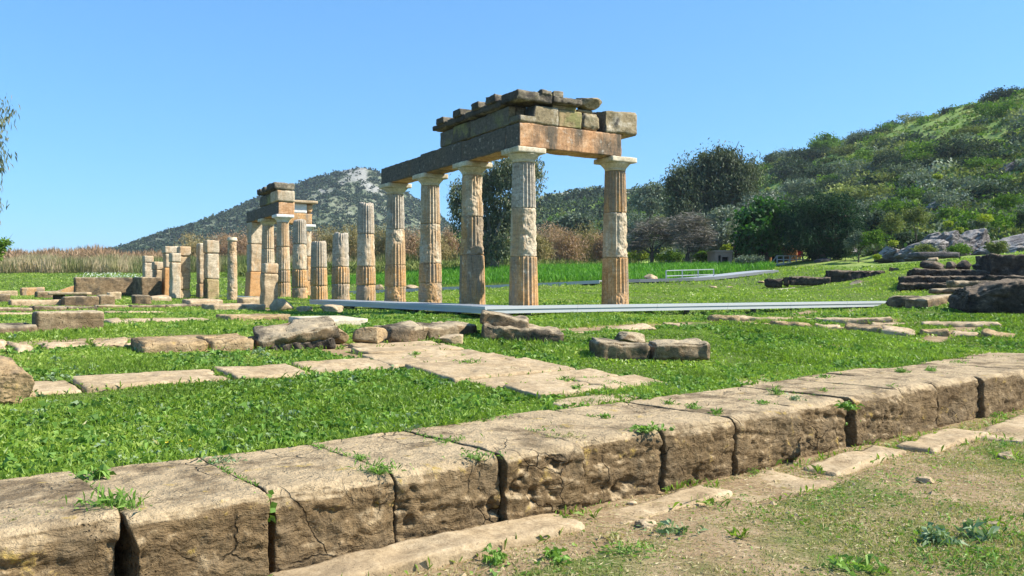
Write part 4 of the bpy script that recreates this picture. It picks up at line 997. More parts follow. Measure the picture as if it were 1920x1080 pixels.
# ---------------------------------------------------------------- piers and slim columns
def pier(px0, px1, pt, pb, Y, dep, mats, label, yaw=WYAW, cap=None, name='pier', lean=0.0, capw=.012):
    """square pier; mats = [(fraction of height, material)] from the foot up; cap = (top band fraction)"""
    pc = (px0 + px1) / 2; x = (pc - 960) / FPX * Y
    w = (px1 - px0) / FPX * Y / (abs(math.cos(yaw)) + .25 * abs(math.sin(yaw))); z0 = CAMZ - (pb - 540) / FPX * Y; h = (pb - pt) / FPX * Y
    root = empty(name, (x, Y, z0 - .05), (lean, lean * .6, yaw), label=label, cat='pier', group='piers of the ruined rooms'); h += .05
    root['kind'] = 'thing'
    f0 = 0
    for k, (f1, mt) in enumerate(mats):
        V, Q = rbox(w * (1 - .05 * k), dep * (1 - .05 * k), (f1 - f0) * h - .003, res=.045, r=.025, amp=.02 if mt not in ('orange_new',) else .003, freq=5, seed=int(px0) + k, chip=.03 if mt != 'orange_new' else 0, warp=.02, strat=.008)
        if mt == 'orange_new': V[:, 0] *= 1 + .18 * (1 - V[:, 2] / max(V[:, 2].max(), .01))
        link('shaft', mesh_np('shaft', V, Q), M[mt], root, (0, 0, f0 * h)); f0 = f1
    if cap:
        V, Q = rbox(w + capw, dep + capw, cap * h, res=.045, r=.02, amp=.012, seed=int(px0) + 9, chip=.02); link('capstone', mesh_np('capstone', V, Q), M['white'], root, (0, 0, (mats[-1][0]) * h))
    EXCL.append((x, Y, yaw, w / 2, dep / 2)); return root
pier(466, 499, 418, 560, 39.3, .6, [(.36, 'orange_new'), (.72, 'white'), (1.0, 'white')], 'big square pier with a plain orange restored foot')
o = pier(490, 517, 494, 577, 27.0, .36, [(.78, 'poros_pale'), (1.0, 'white')], 'short leaning pier standing closest to the big square pier', lean=.03)
pier(385, 407, 475, 562, 32.5, .45, [(.46, 'frieze_orange'), (1.0, 'white')], 'squat thick pier with a heavy capstone, right one of a pair', cap=.27)
pier(371, 386, 456, 562, 33.2, .42, [(.30, 'orange'), (1.0, 'white')], 'narrow pier with an orange foot, left one of a pair')
pier(335, 354, 480, 562, 32.5, .42, [(.25, 'poros_pale'), (1.0, 'poros_pale')], 'eroded pale pier with a wider head', cap=.21)
pier(320, 336, 492, 558, 32.0, .38, [(1.0, 'white')], 'pale grey pier with an orange splinter at its left edge', cap=.25, capw=.01)
pier(308, 331, 476, 556, 34.0, .42, [(.68, 'orange_new'), (1.0, 'white')], 'pier with a tall orange restored lower part', cap=.17)
pier(288, 307, 506, 558, 34.6, .38, [(1.0, 'poros_pale')], 'short pale pier behind the dark wall block', cap=.28, capw=.02)
pier(270, 285, 492, 558, 37.0, .35, [(1.0, 'white')], 'leftmost slender grey pier rising behind the dark wall', cap=.18, capw=.02)
x = (435.5 - 960) / FPX * 31.5
r_ = empty('slim_column', (x, 31.5, 1.05), label='slim smooth unfluted column with a moulded ring at its top', cat='column', group='columns of the ruined stoa'); r_['kind'] = 'thing'
V, Q, T = drum(.195, .165, 2.28, 71, 1.4, True, 20, .01); link('shaft', mesh_np('shaft', V, Q, T=T), M['white'], r_)
V, Q = lathe([(.01, 0), (.17, 0), (.19, .02), (.19, .07), (.168, .09), (.168, .14), (.16, .15), (.01, .15)], 32); link('ring', mesh_np('ring', V, Q), M['cream'], r_, (0, 0, 2.28))
# rocks in the court and right of it
rock_px('rock', 1205, 1234, 513, 526, 'poros_pale', 'rounded tan stone on the far lawn left of the metal railing', seed=71, Y=38.5)
for a, b_, pt, pb, lab, sd in [(700, 722, 533, 544, 'pale stone beyond the far boardwalk, between columns', 73), (756, 784, 534, 542, 'flat pale stone just beyond the far boardwalk', 75)]:
    rock_px('rock', a, b_, pt, pb, 'poros_pale', lab, seed=sd, Y=41)
for px, py, w, lab in [(1338, 541, .45, 'small pale stone in the court lawn'), (1367, 541, .3, 'tiny pale stone in the court lawn right of another'), (1428, 531, .4, 'small pale stone before the low retaining wall')]:
    x, y = G(px, py); rock_at('stone', x, y, w, w * .7, .12, 'poros_pale', lab, cat='stone', seed=int(px))
x, y = G(1468, 543); block_at('stone_slab', x, y, 1.0, .3, .06, 'pale_slab', 'thin pale slab lying in the grass below the retaining wall', 'stone slab', yaw=-.1)
# terrace steps and retaining blocks on the right
RG = 'dark retaining blocks on the right slope'
for a, b_, pt, pb, Y, dp, lab in [(1438, 1468, 521, 534, 34.5, .6, 'low retaining block at its left end'), (1467, 1480, 519, 534, 34.3, .5, 'upright retaining stone beside the leftmost one'), (1482, 1556, 519, 533, 34.2, .7, 'long low retaining block with white flowers at its foot'),
                                  (1556, 1662, 507, 534, 34.0, 1.0, 'tall retaining block at the right end of the low wall')]:
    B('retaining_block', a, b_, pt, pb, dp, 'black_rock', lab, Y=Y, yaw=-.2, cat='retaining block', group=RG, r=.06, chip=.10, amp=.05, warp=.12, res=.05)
rock_px('rock', 1664, 1688, 500, 514, 'poros_dark', 'rounded stone at the end of the retaining wall', seed=77, Y=34)
rock_px('rock', 1592, 1630, 525, 542, 'poros_dark', 'broken stone lying in grass below the retaining wall', seed=79, Y=31.5)
rock_px('rock', 1620, 1650, 527, 541, 'black_rock', 'small dark stone beside the broken one below the wall', seed=81, Y=31)
for a, b_, pt, pb, Y, dp, lab in [(1690, 1815, 529, 541, 27.0, .6, 'lowest dark step of the ruined stair'), (1697, 1850, 517, 529, 27.6, .8, 'middle dark step of the ruined stair'), (1712, 1870, 506, 518, 28.3, 1.0, 'upper dark step of the ruined stair'),
                                  (1850, 2000, 516, 531, 26.6, .9, 'dark step at the right picture edge'), (1860, 2040, 477, 517, 27.6, 1.6, 'tall dark wall mass above the steps at the right edge')]:
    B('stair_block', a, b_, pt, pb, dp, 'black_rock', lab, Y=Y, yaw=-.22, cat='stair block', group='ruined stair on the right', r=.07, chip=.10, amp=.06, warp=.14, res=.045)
for a, b_, pt, pb, Y, sd, lab in [(1722, 1772, 488, 507, 28.6, 83, 'round dark boulder on the upper stair step'), (1772, 1795, 491, 506, 28.6, 85, 'smaller dark boulder between two larger on the stair'), (1792, 1825, 488, 507, 28.6, 87, 'blocky dark boulder on the upper stair step'),
                                  (1826, 1862, 492, 507, 28.8, 89, 'flat dark boulder next to the tall wall mass'), (1740, 1762, 482, 492, 30, 90, 'orange topped stone behind the round dark boulder'), (1845, 1880, 476, 493, 30.5, 91, 'pale pointed stone behind the tall wall mass')]:
    rock_px('rock', a, b_, pt, pb, 'black_rock' if sd < 90 else 'poros_pale', lab, seed=sd, Y=Y, group='boulders on the ruined stair')
for a, b_, pt, pb, Y, lab in [(1786, 1884, 526, 538, 23.5, 'brown flat step stone lit from above, right of the stair'), (1752, 1850, 541, 549, 21.8, 'thin pale step stone below the brown one')]:
    B('stair_block', a, b_, pt, pb, .7, 'poros_dark' if 'brown' in lab else PP, lab, Y=Y, yaw=-.22, cat='stair block', group='ruined stair on the right', r=.04, chip=.05)
B('retaining_block', 1720, 1802, 473, 482, .8, 'grey_rock', 'long pale stone at the top of the meadow under the grey rocks', Y=33.5, yaw=.05, cat='retaining block', group=RG, r=.05)
# grey rock outcrop at the foot of the hillside
OG = 'grey outcrop at the foot of the hillside'
for k, (a, b_, pt, pb, Y, tl, lab) in enumerate([(1648, 1702, 452, 482, 47, -.4, 'low grey outcrop rock at the left end'), (1680, 1775, 438, 482, 46, -.35, 'broad rounded pinkish grey outcrop rock'), (1745, 1830, 418, 478, 46.5, -.5, 'slanting grey outcrop ridge rising to the right'),
                                       (1790, 1880, 412, 475, 47.5, -.5, 'tallest grey outcrop slab with a pale top'), (1850, 1990, 420, 476, 45, -.45, 'grey outcrop mass at the right picture edge'), (1735, 1772, 430, 446, 50, -.3, 'small grey rock above the pinkish one'),
                                       (1560, 1618, 444, 475, 57, -.3, 'bright pale rock behind the bushes by the dark tree'), (1530, 1562, 478, 493, 53, 0, 'grey rock beside the footbridge'), (1584, 1602, 450, 472, 60, 0, 'pale upright rock in the bushes')]):
    pc = (a + b_) / 2; x = (pc - 960) / FPX * Y; w = (b_ - a) / FPX * Y; h = (pb - pt) / FPX * Y; z = CAMZ - (pb - 540) / FPX * Y
    V, Q = rock(w * 1.1, w * .9, h * 1.05, res=.07, seed=100 + k, amp=.28, facet=.7, freq=2.2)
    strat_ = fbm(np.stack([V[:, 0] * .4 + V[:, 2] * .3, V[:, 1] * .4, (V[:, 2] - V[:, 0] * .5) * 2.6], 1), 60 + k, 3)
    V = V * (1 + .10 * strat_[:, None])
    o = link('rock', mesh_np('rock', V, Q), M['grey_rock'], None, (x, Y + w * .2, z - h * .25), (0, tl * .6, 0)); tag(o, lab, 'rock', OG)
for k, (px, py, Y, w, lab) in enumerate([(1762, 345, 78, 3.0, 'bare grey rock patch among the hillside shrubs'), (1895, 318, 85, 3.2, 'bare grey rock streak near the right edge of the hillside')]):
    V, Q = rock(w, w * .6, w * .35, res=.12, seed=120 + k, amp=.25, facet=.6, freq=2)
    p = P(px, py, Y); o = link('rock', mesh_np('rock', V, Q), M['grey_rock'], None, (p.x, p.y, gz(p.x, p.y) - .1), (0, -.4, 0)); tag(o, lab, 'rock', 'rocks on the hillside')
# ---------------------------------------------------------------- foliage generators
def leaves(C, dirs, L, Wd, tone, rg, droop=.25):
    """kite-shaped leaves: base points C, unit directions dirs, lengths L, widths Wd"""
    n = len(C); up = rg.normal(size=(n, 3)); s = np.cross(dirs, up); s /= np.linalg.norm(s, axis=1, keepdims=True) + 1e-9
    L = np.broadcast_to(L, n)[:, None]; Wd = np.broadcast_to(Wd, n)[:, None]
    mid = C + dirs * L * .5 ; tip = C + dirs * L + np.array([0, 0, -1.]) * L * droop
    V = np.stack([C, mid + s * Wd * .5, tip, mid - s * Wd * .5], 1).reshape(-1, 3)
    Q = np.arange(4 * n).reshape(n, 4)
    return V, Q, np.repeat(tone, 4)

def rdir(n, rg, flat=1.0):
    d = rg.normal(size=(n, 3)); d[:, 2] *= flat
    return d / np.linalg.norm(d, axis=1, keepdims=True)

def crown(lobes, nleaf, L, Wd, rg, hang=0.0, shell=.55, noise=.35, droop=.2, clump=0, seed=0, flat=.8, gaps=0.0, tone_hi=.25):
    """leaves spread through a union of ellipsoid lobes (cx,cy,cz,rx,ry,rz)"""
    lobes = np.array(lobes, float); vol = (lobes[:, 3] * lobes[:, 4] * lobes[:, 5]) ** .67; pick = rg.choice(len(lobes), nleaf, p=vol / vol.sum())
    d = rdir(nleaf, rg); r = rg.uniform(0, 1, nleaf) ** shell
    lb = lobes[pick]
    P0 = lb[:, :3] + d * lb[:, 3:] * r[:, None]
    if clump:
        cn = P0[rg.choice(nleaf, clump)]; a = rg.integers(0, clump, nleaf)
        sz = lobes[:, 3:].mean() * .22
        Pc = cn[a] + rg.normal(size=(nleaf, 3)) * sz * np.array([1, 1, .8 + hang])
        P0 = np.where(rg.uniform(size=nleaf)[:, None] < .8, Pc, P0)
    sc = lobes[:, 3:].mean()
    P0 = P0 + noise * sc * .35 * np.stack([fbm(P0 / sc * 1.6, seed + a, 3) for a in (1, 2, 3)], 1)
    if gaps > 0:
        keep = fbm(P0 / sc * 2.6, seed + 9, 3) > gaps - .45
        P0 = P0[keep]
    n = len(P0)
    ld = rdir(n, rg, flat); ld[:, 2] -= hang * 1.6; ld /= np.linalg.norm(ld, axis=1, keepdims=True)
    tone = np.clip(.45 + .30 * fbm(P0 / sc * 2.2, seed + 5, 3) + rg.normal(size=n) * .16, 0, 1)
    return leaves(P0, ld, L * rg.uniform(.6, 1.3, n), Wd * rg.uniform(.7, 1.3, n), tone, rg, droop)

def limbs(base, h, lobes, rg, r0, seed=0, fork=.35):
    parts = []
    top = np.array(base) + [rg.normal() * .03 * h, 0, h * fork]
    parts.append(tube([base, (np.array(base) + top) / 2 + [rg.normal() * .03 * h, rg.normal() * .02 * h, 0], top], [r0 * 1.25, r0, r0 * .85], 9))
    for lb in lobes:
        e = np.array(lb[:3]); m = (top * .55 + e * .45) + rg.normal(size=3) * .05 * h
        parts.append(tube([top, m, e, e + (e - m) * .45], [r0 * .6, r0 * .38, r0 * .2, r0 * .06], 6))
        for _ in range(3):
            t = e + rdir(1, rg)[0] * np.array(lb[3:]) * .8
            parts.append(tube([m * .4 + e * .6, (e + t) / 2 + rg.normal(size=3) * .03 * h, t], [r0 * .2, r0 * .12, r0 * .04], 5))
    return merge(parts)

def tree(name, label, px, py_base, Y, lobes_px, mat, nleaf, L, Wd, barkmat='bark', seed=1, r0=.16, dy=1.0, fork=.35, group=None, cat='tree', twigs=None, **kw):
    """lobes_px: (px, py, rx_px, ry_px) of crown lobes as they stand at distance Y; each gets depth of its own"""
    rg = np.random.default_rng(seed); s = Y / FPX
    x = (px - 960) * s; z0 = gz(x, Y); zb = CAMZ - (py_base - 540) * s
    z = min(z0, zb) if abs(z0 - zb) < 3 else z0
    lobes = []
    for (lx, ly, rx, ry) in lobes_px:
        lobes.append(((lx - px) * s, rg.uniform(-.5, .5) * rx * s * dy, CAMZ - (ly - 540) * s - z, rx * s, rx * s * .95 * dy, ry * s))
    H = max(l[2] for l in lobes)
    root = empty(name, (x, Y, z), label=label, cat=cat, group=group)
    V, Q = limbs((0, 0, -.1), H, lobes, rg, r0, fork=fork); link('trunk', mesh_np('trunk', V, Q), M[barkmat], root)
    V, Q, t = crown(lobes, nleaf, L, Wd, rg, seed=seed, **kw); link('crown', mesh_np('crown', V, Q, t, smooth=False), M[mat], root)
    if twigs:
        nt_, ln = twigs; d = rdir(nt_, rg, .6); d[:, 2] = np.abs(d[:, 2]) * .6
        lb = np.array(lobes)[rg.integers(0, len(lobes), nt_)]; C = lb[:, :3] + rdir(nt_, rg) * lb[:, 3:] * rg.uniform(.2, .95, nt_)[:, None]
        V, Q, t = leaves(C, d, ln, ln * .045, rg.uniform(.1, 1, nt_), rg, .1)
        link('twigs', mesh_np('twigs', V, Q, t, smooth=False), M['bare'], root)
    return root

TG = 'trees at the edge of the court'
tree('eucalyptus', 'tall drooping eucalyptus seen between the columns behind the court', 925, 506, 56,
     [(868, 372, 34, 36), (905, 345, 36, 42), (940, 322, 44, 30), (988, 326, 30, 28), (870, 420, 30, 40), (915, 410, 46, 48), (955, 385, 40, 48), (945, 455, 42, 40), (905, 462, 36, 30), (995, 352, 16, 14), (985, 400, 20, 30)],
     'euca', 30000, .22, .085, 'palebark', seed=11, r0=.30, hang=.45, clump=380, gaps=.22, noise=.75, droop=.3, fork=.25, group=TG)
tree('eucalyptus', 'broad drooping eucalyptus, the biggest tree, before the right hillside', 1340, 492, 82,
     [(1285, 350, 36, 42), (1318, 316, 40, 34), (1345, 300, 30, 22), (1368, 300, 26, 24), (1402, 322, 26, 28), (1380, 345, 44, 40), (1335, 360, 50, 46), (1285, 400, 38, 34), (1345, 405, 52, 34), (1400, 385, 30, 36), (1262, 345, 16, 16), (1268, 385, 20, 30)],
     'euca', 46000, .28, .12, 'palebark', seed=12, r0=.4, hang=.35, clump=620, gaps=.10, noise=.5, droop=.3, fork=.25, group=TG)
tree('olive_tree', 'silvery olive tree with a bright top left of the glossy fig', 1365, 494, 62,
     [(1345, 420, 30, 24), (1372, 408, 30, 22), (1398, 410, 24, 22), (1360, 445, 40, 26), (1335, 455, 24, 24)], 'olive', 7000, .30, .09, seed=13, r0=.2, clump=160, noise=.4, group=TG)
tree('olive_tree', 'smaller grey olive tree standing behind the bright topped one', 1420, 480, 72,
     [(1418, 385, 26, 20), (1440, 378, 22, 18), (1400, 398, 20, 18)], 'olive', 3500, .34, .10, seed=14, r0=.2, clump=80, noise=.4, group=TG)
tree('fig_tree', 'dense glossy bright green fig tree right of the olives', 1432, 496, 56,
     [(1420, 412, 34, 28), (1450, 398, 32, 26), (1478, 408, 22, 26), (1412, 445, 34, 28), (1450, 440, 44, 34), (1398, 462, 20, 14)], 'fig', 8500, .30, .24, seed=15, r0=.22, clump=150, noise=.35, group=TG)
tree('juniper', 'dark feathery juniper tree, the darkest crown beside the footbridge', 1540, 492, 54,
     [(1505, 405, 32, 36), (1540, 392, 36, 32), (1575, 400, 30, 36), (1500, 445, 34, 32), (1545, 440, 46, 40), (1592, 440, 24, 28), (1535, 470, 26, 18), (1575, 470, 34, 16)], 'cypress', 15000, .30, .07, seed=16, r0=.25, clump=330, noise=.55, flat=1.2, group=TG)
tree('oak', 'dark evergreen oak at the foot of the slope right of the juniper', 1640, 470, 60,
     [(1625, 432, 30, 24), (1655, 420, 30, 26), (1610, 452, 22, 18), (1660, 446, 26, 18)], 'maquis', 6000, .26, .16, seed=17, r0=.2, clump=140, noise=.4, group=TG)
tree('bare_tree', 'nearly leafless grey tree just right of the lone orange column', 1218, 500, 60,
     [(1205, 440, 26, 26), (1235, 428, 30, 24), (1255, 445, 24, 20), (1195, 462, 20, 16)], 'bare', 2600, .34, .035, seed=18, r0=.15, clump=0, noise=.5, group=TG, twigs=(2600, .8), fork=.4)
tree('bare_tree', 'second nearly leafless tree, between the lone column and the big eucalyptus', 1290, 498, 58,
     [(1275, 425, 26, 24), (1305, 418, 28, 22), (1318, 448, 26, 22), (1285, 455, 26, 20)], 'bare', 2600, .34, .035, seed=19, r0=.15, clump=0, noise=.5, group=TG, twigs=(2400, .8), fork=.4)
tree('grey_tree', 'grey leafed tree at the right of the leafless ones under the big eucalyptus', 1318, 496, 64,
     [(1305, 425, 24, 26), (1325, 440, 26, 26), (1308, 465, 24, 18)], 'greyshrub', 3800, .28, .09, seed=20, r0=.15, clump=90, noise=.4, group=TG)
tree('shrub', 'grey green rounded tree on the low slope seen left of the lone column', 1075, 440, 120,
     [(1062, 420, 26, 16), (1085, 415, 24, 16), (1100, 424, 20, 14)], 'greyshrub', 3000, .5, .24, seed=21, r0=.2, clump=70, group=TG)
tree('shrub', 'rounded grey olive on the saddle right of the lone column', 1215, 395, 130,
     [(1205, 372, 22, 18), (1228, 365, 22, 18), (1218, 385, 30, 14)], 'greyshrub', 3600, .5, .24, seed=22, r0=.2, clump=70, group=TG)
# the tree outside the left edge whose drooping sprays come into the picture
tree('eucalyptus', 'eucalyptus whose drooping sprays hang in at the left picture edge', -75, 545, 24,
     [(-24, 290, 26, 38), (-30, 374, 32, 15), (-85, 280, 60, 60), (-80, 380, 60, 60), (-60, 210, 60, 50)], 'euca', 6000, .17, .04, 'palebark', seed=23, r0=.2, hang=.9, clump=120, noise=.5, droop=.3, group=TG)
tree('shrub', 'bright green shrub peeping in at the left picture edge above the reeds', -14, 520, 40,
     [(-8, 462, 22, 12), (12, 455, 12, 8), (-20, 475, 24, 20)], 'brightshrub', 1600, .20, .07, seed=24, r0=.06, clump=40, noise=.6)
for k, (px, py, Y, w, h, mt, lab) in enumerate([(1408, 495, 52, 30, 12, 'greyshrub', 'low grey green mound bush before the pink kiosk'), (1258, 490, 60, 30, 14, 'brightshrub', 'low green bush under the leafless trees'), (1200, 492, 64, 26, 22, 'spurge', 'yellow green bush right of the lone orange column'),
                                   (1318, 488, 60, 14, 14, 'brightshrub', 'pale green bush beside the pink kiosk'), (1360, 484, 58, 12, 22, 'spurge', 'yellow green sapling behind the pink kiosk'), (1640, 462, 50, 28, 26, 'brightshrub', 'fresh green broom bush left of the grey outcrop'),
                                   (1610, 470, 51, 26, 30, 'greyshrub', 'grey green broom bush by the bright pale rock'), (1672, 440, 52, 26, 34, 'oliveshrub', 'yellowish flowering bush above the grey outcrop'), (1715, 425, 54, 30, 32, 'oliveshrub', 'drab olive bush behind the grey outcrop'),
                                   (1690, 455, 50, 20, 16, 'maquis', 'small dark bush on the outcrop'), (1890, 395, 56, 28, 26, 'brightshrub', 'fresh green rounded bush above the right end of the outcrop'), (1925, 430, 47, 22, 30, 'maquis', 'dark bush at the right picture edge above the outcrop'), (1735, 480, 43, 22, 18, 'oliveshrub', 'drab bush before the pinkish grey outcrop rock'), (1800, 478, 42, 26, 16, 'brightshrub', 'green bush at the foot of the slanting outcrop ridge'), (1870, 474, 41, 24, 18, 'oliveshrub', 'drab bush before the right end of the outcrop'), (1838, 428, 50, 20, 14, 'greyshrub', 'grey green bush in the middle of the outcrop')]):
    tree('bush', lab, px, py, Y, [(px - w * .4, py - h * .55, w * .6, h * .5), (px + w * .35, py - h * .6, w * .6, h * .55), (px, py - h * .8, w * .55, h * .45)], mt, 1700, .16 * Y / 55, .07 * Y / 55, seed=40 + k, r0=.04, clump=40, noise=.5, cat='bush', group='bushes at the foot of the slope')
for k, (px, py, Y, w, lab) in enumerate([(1847, 414, 49, 16, 'yellow spurge cushion on top of the outcrop'), (1778, 422, 49, 9, 'small yellow spurge cushion on the outcrop, left of the larger'), (1675, 458, 47, 9, 'spurge cushion at the left foot of the outcrop'), (1645, 484, 43, 8, 'yellow flower cushion in the meadow below the outcrop'),
                                     (1798, 434, 47, 9, 'spurge cushion in a cleft of the outcrop'), (1758, 334, 78, 9, 'yellow cushion beside the hillside rock patch')]):
    p = P(px, py, Y); rg = np.random.default_rng(200 + k); r = w * Y / FPX
    V, Q, t = crown([(0, 0, r * .35, r, r * .8, r * .55)], 700, .10 * Y / 50, .06 * Y / 50, rg, seed=k, clump=0, noise=.2)
    o = link('spurge_cushion', mesh_np('spurge_cushion', V, Q, t, smooth=False), M['spurge'], None, (p.x, p.y, p.z)); tag(o, lab, 'plant', 'spurge cushions on the rocks')

# ---------------------------------------------------------------- rust and golden shrubs behind the reeds
RGp = 'rust coloured shrubs behind the court'
for k, (px, pt, Y, w, mt, lab) in enumerate([(1030, 418, 72, 39, 'rust', 'rust brown shrub just right of the corner column'), (1065, 428, 70, 34, 'rust', 'rust brown shrub in the middle of the court gap'), (1105, 422, 74, 39, 'golden', 'golden brown shrub left of the lone orange column'),
                                         (1135, 437, 72, 27, 'rust', 'low rust shrub behind the lone orange column'), (1010, 437, 68, 25, 'golden', 'golden low shrub behind the corner column foot'),
                                         (845, 423, 76, 29, 'rust', 'reddish brown shrub left of the drooping eucalyptus'), (815, 433, 74, 32, 'golden', 'golden shrub between the third and fourth columns'), (775, 428, 78, 34, 'rust', 'rust shrub right of the column under the beam end'),
                                         (735, 424, 80, 34, 'golden', 'golden shrub behind the column under the beam end'), (700, 420, 80, 32, 'golden', 'pale golden shrub right of the tall free column'), (660, 418, 82, 34, 'golden', 'tall golden shrub left of the tall free column'),
                                         (618, 420, 82, 32, 'golden', 'golden shrub between the shortest columns'), (575, 428, 84, 29, 'rust', 'rust shrub behind the far white abacus column'), (530, 433, 86, 29, 'rust', 'rust shrub behind the far colonnade'),
                                         (455, 428, 86, 34, 'rust', 'orange brown shrub left of the big square pier'), (420, 436, 88, 27, 'rust', 'orange brown shrub beside the slim column'), (368, 436, 88, 34, 'golden', 'golden shrub behind the paired piers')]):
    rg = np.random.default_rng(300 + k); s = Y / FPX; x = (px - 960) * s; z = gz(x, Y); h = CAMZ - (pt - 540) * s - z; r = w * s
    root = empty('shrub', (x, Y, z), label=lab, cat='shrub', group=RGp)
    lob = [(-r * .4, 0, h * .55, r * .75, r * .7, h * .42), (r * .4, .2, h * .5, r * .75, r * .7, h * .40), (0, -.2, h * .68, r * .6, r * .6, h * .32), (0, 0, h * .3, r * .9, r * .8, h * .3)]
    V, Q, t = crown(lob, 4600, .34, .05, rg, seed=k, clump=150, noise=.9, flat=1.6, gaps=.1); link('crown', mesh_np('crown', V, Q, t, smooth=False), M[mt], root)
    V, Q = limbs((0, 0, -.1), h, lob[:3], rg, .05, fork=.15); link('trunk', mesh_np('trunk', V, Q), M['bark'], root)

# ---------------------------------------------------------------- reeds, tall grass (nobody could count them)
def blades(x, y, hgt, wid, tone, rg, lean=.25, name='grass', z=None):
    n = len(x); z = ground(x, y) if z is None else z
    a = rg.uniform(0, 2 * math.pi, n); d = np.stack([np.cos(a) * lean, np.sin(a) * lean, np.ones(n)], 1); d[:, :2] *= rg.uniform(0, 1.6, n)[:, None]
    d /= np.linalg.norm(d, axis=1, keepdims=True)
    return leaves(np.stack([x, y, z - .01], 1), d, hgt, wid, tone, rg, lean * .5)
def scatter_px(n, px0, px1, Y0, Y1, rg):
    Y = np.sqrt(rg.uniform(Y0 ** 2, Y1 ** 2, n)); px = rg.uniform(px0, px1, n)
    return (px - 960) / FPX * Y, Y, px
rg = np.random.default_rng(77)
x, y, px = scatter_px(52000, -420, 900, 74, 92, rg)
edge = fbm2(px * .02, y * .2, 4, 4); keep = y > 75 + 4 * edge; x, y, px = x[keep], y[keep], px[keep]
hh = (1.7 + 1.1 * fbm2(px * .015, y * .12, 6, 4)) * rg.uniform(.6, 1.2, len(x)); tn = np.clip(.62 + .55 * fbm2(px * .022, y * .15, 9, 4) + rg.normal(size=len(x)) * .14 - .5 * sstep(120, 400, px) * sstep(.0, .3, fbm2(px * .03, y * 0, 12, 3) + .12), 0, 1)
V, Q, t = blades(x, y, hh, .075, tn, rg, .22)
tag(link('reeds', mesh_np('reeds', V, Q, t, smooth=False), M['reed']), 'belt of dry straw coloured reeds across the far field', 'reeds', kind='stuff')
x, y, px = scatter_px(60000, -420, 900, 84, 104, rg)
hh = (2.1 + .055 * (y - 84) * 1.2 + 2.0 * fbm2(px * .02, y * .1, 16, 4)) * rg.uniform(.6, 1.15, len(x))
V, Q, t = blades(x, y, hh, .20, np.clip(.5 + .5 * fbm2(px * .03, y * .15, 19, 4) + rg.normal(size=len(x)) * .15, 0, 1), rg, .5)
tag(link('brushwood', mesh_np('brushwood', V, Q, t, smooth=False), M['rust']), 'reddish brown tops of brushwood rising behind the reed belt', 'brushwood', kind='stuff')
x, y, px = scatter_px(16000, 430, 1190, 62, 76, rg)
V, Q, t = blades(x, y, (1.0 + .7 * fbm2(px * .02, y * .2, 26, 4)) * rg.uniform(.5, 1.2, len(x)), .11, np.clip(.42 + .5 * fbm2(px * .03, y * .2, 29, 4) + rg.normal(size=len(x)) * .14, 0, 1), rg, .5)
tag(link('undergrowth', mesh_np('undergrowth', V, Q, t, smooth=False), M['oliveshrub']), 'tangled pale green undergrowth beneath the rust shrubs', 'undergrowth', kind='stuff')
x, y, px = scatter_px(46000, 560, 1450, 39, 62, rg)
lim = np.interp(px, [560, 760, 880, 1000, 1150, 1250, 1440], [48, 43.5, 41, 40, 39.5, 41, 48]); keep = (y > lim) & (y < np.interp(px, [560, 1000, 1250, 1450], [56, 60, 58, 54])) ; x, y, px = x[keep], y[keep], px[keep]
V, Q, t = blades(x, y, rg.uniform(.35, .78, len(x)) * np.interp(px, [560, 760, 900], [.45, .7, 1]), .045, np.clip(.5 + .4 * fbm2(x * .5, y * .5, 39, 3) + rg.normal(size=len(x)) * .2, 0, 1), rg, .45)
tag(link('tall_grass', mesh_np('tall_grass', V, Q, t, smooth=False), M['tallgrass']), 'tall fresh green grass behind the far boardwalk', 'grass', kind='stuff')

# ---------------------------------------------------------------- hillside shrubs
def shrub_mesh(name, seed, n, lf, rr=1.0, hh=.8, pal=0):
    rg = np.random.default_rng(seed); lob = [(0, 0, hh * .45, rr * .75, rr * .7, hh * .5)]
    for _ in range(5):
        a = rg.uniform(0, 6.28); lob.append((math.cos(a) * rr * .5, math.sin(a) * rr * .45, hh * rg.uniform(.3, .6), rr * .45, rr * .45, hh * rg.uniform(.3, .48)))
    V, Q, t = crown(lob, n, lf, lf * .55, rg, seed=seed, clump=max(20, n // 22), noise=.35, shell=.45)
    V[:, 2] = np.maximum(V[:, 2], -.15)
    return mesh_np(name, V, Q, t, smooth=False)
kinds = [('dark_shrub', 'maquis', 'dense dark evergreen shrub', .30), ('grey_shrub', 'greyshrub', 'grey green rounded shrub', .28), ('olive_shrub', 'oliveshrub', 'drab olive coloured shrub', .20), ('green_shrub', 'brightshrub', 'bright green leafy shrub', .22)]
protos = {}
for kn, mt, lb, _ in kinds:
    protos[kn] = []
    for v_ in range(3):
        me = shrub_mesh(kn, sum(map(ord, kn)) + v_, 1500, .12); me.materials.append(M[mt]); protos[kn].append(me)
rg = np.random.default_rng(5)
zone_w = ['low on the slope near the grey outcrop', 'halfway up the right hillside', 'near the skyline of the right hillside', 'on the low saddle behind the court']
placed = []
def shrub_density(px, Y):
    """how thickly scrub covers the slope there"""
    x = (px - 960) / FPX * Y
    n = fbm2(x * .05, Y * .05, 51, 4)
    py = 540 - (ground(x, Y) - CAMZ) * FPX / Y
    low = sstep(215, 300, py + .10 * (1500 - px))         # the open grassy shoulder keeps few shrubs
    far_ = sstep(240, 300, np.asarray(Y, float))
    return np.clip(.10 + .80 * low + 1.0 * n + .5 * far_, .03, 1)
tries = 0
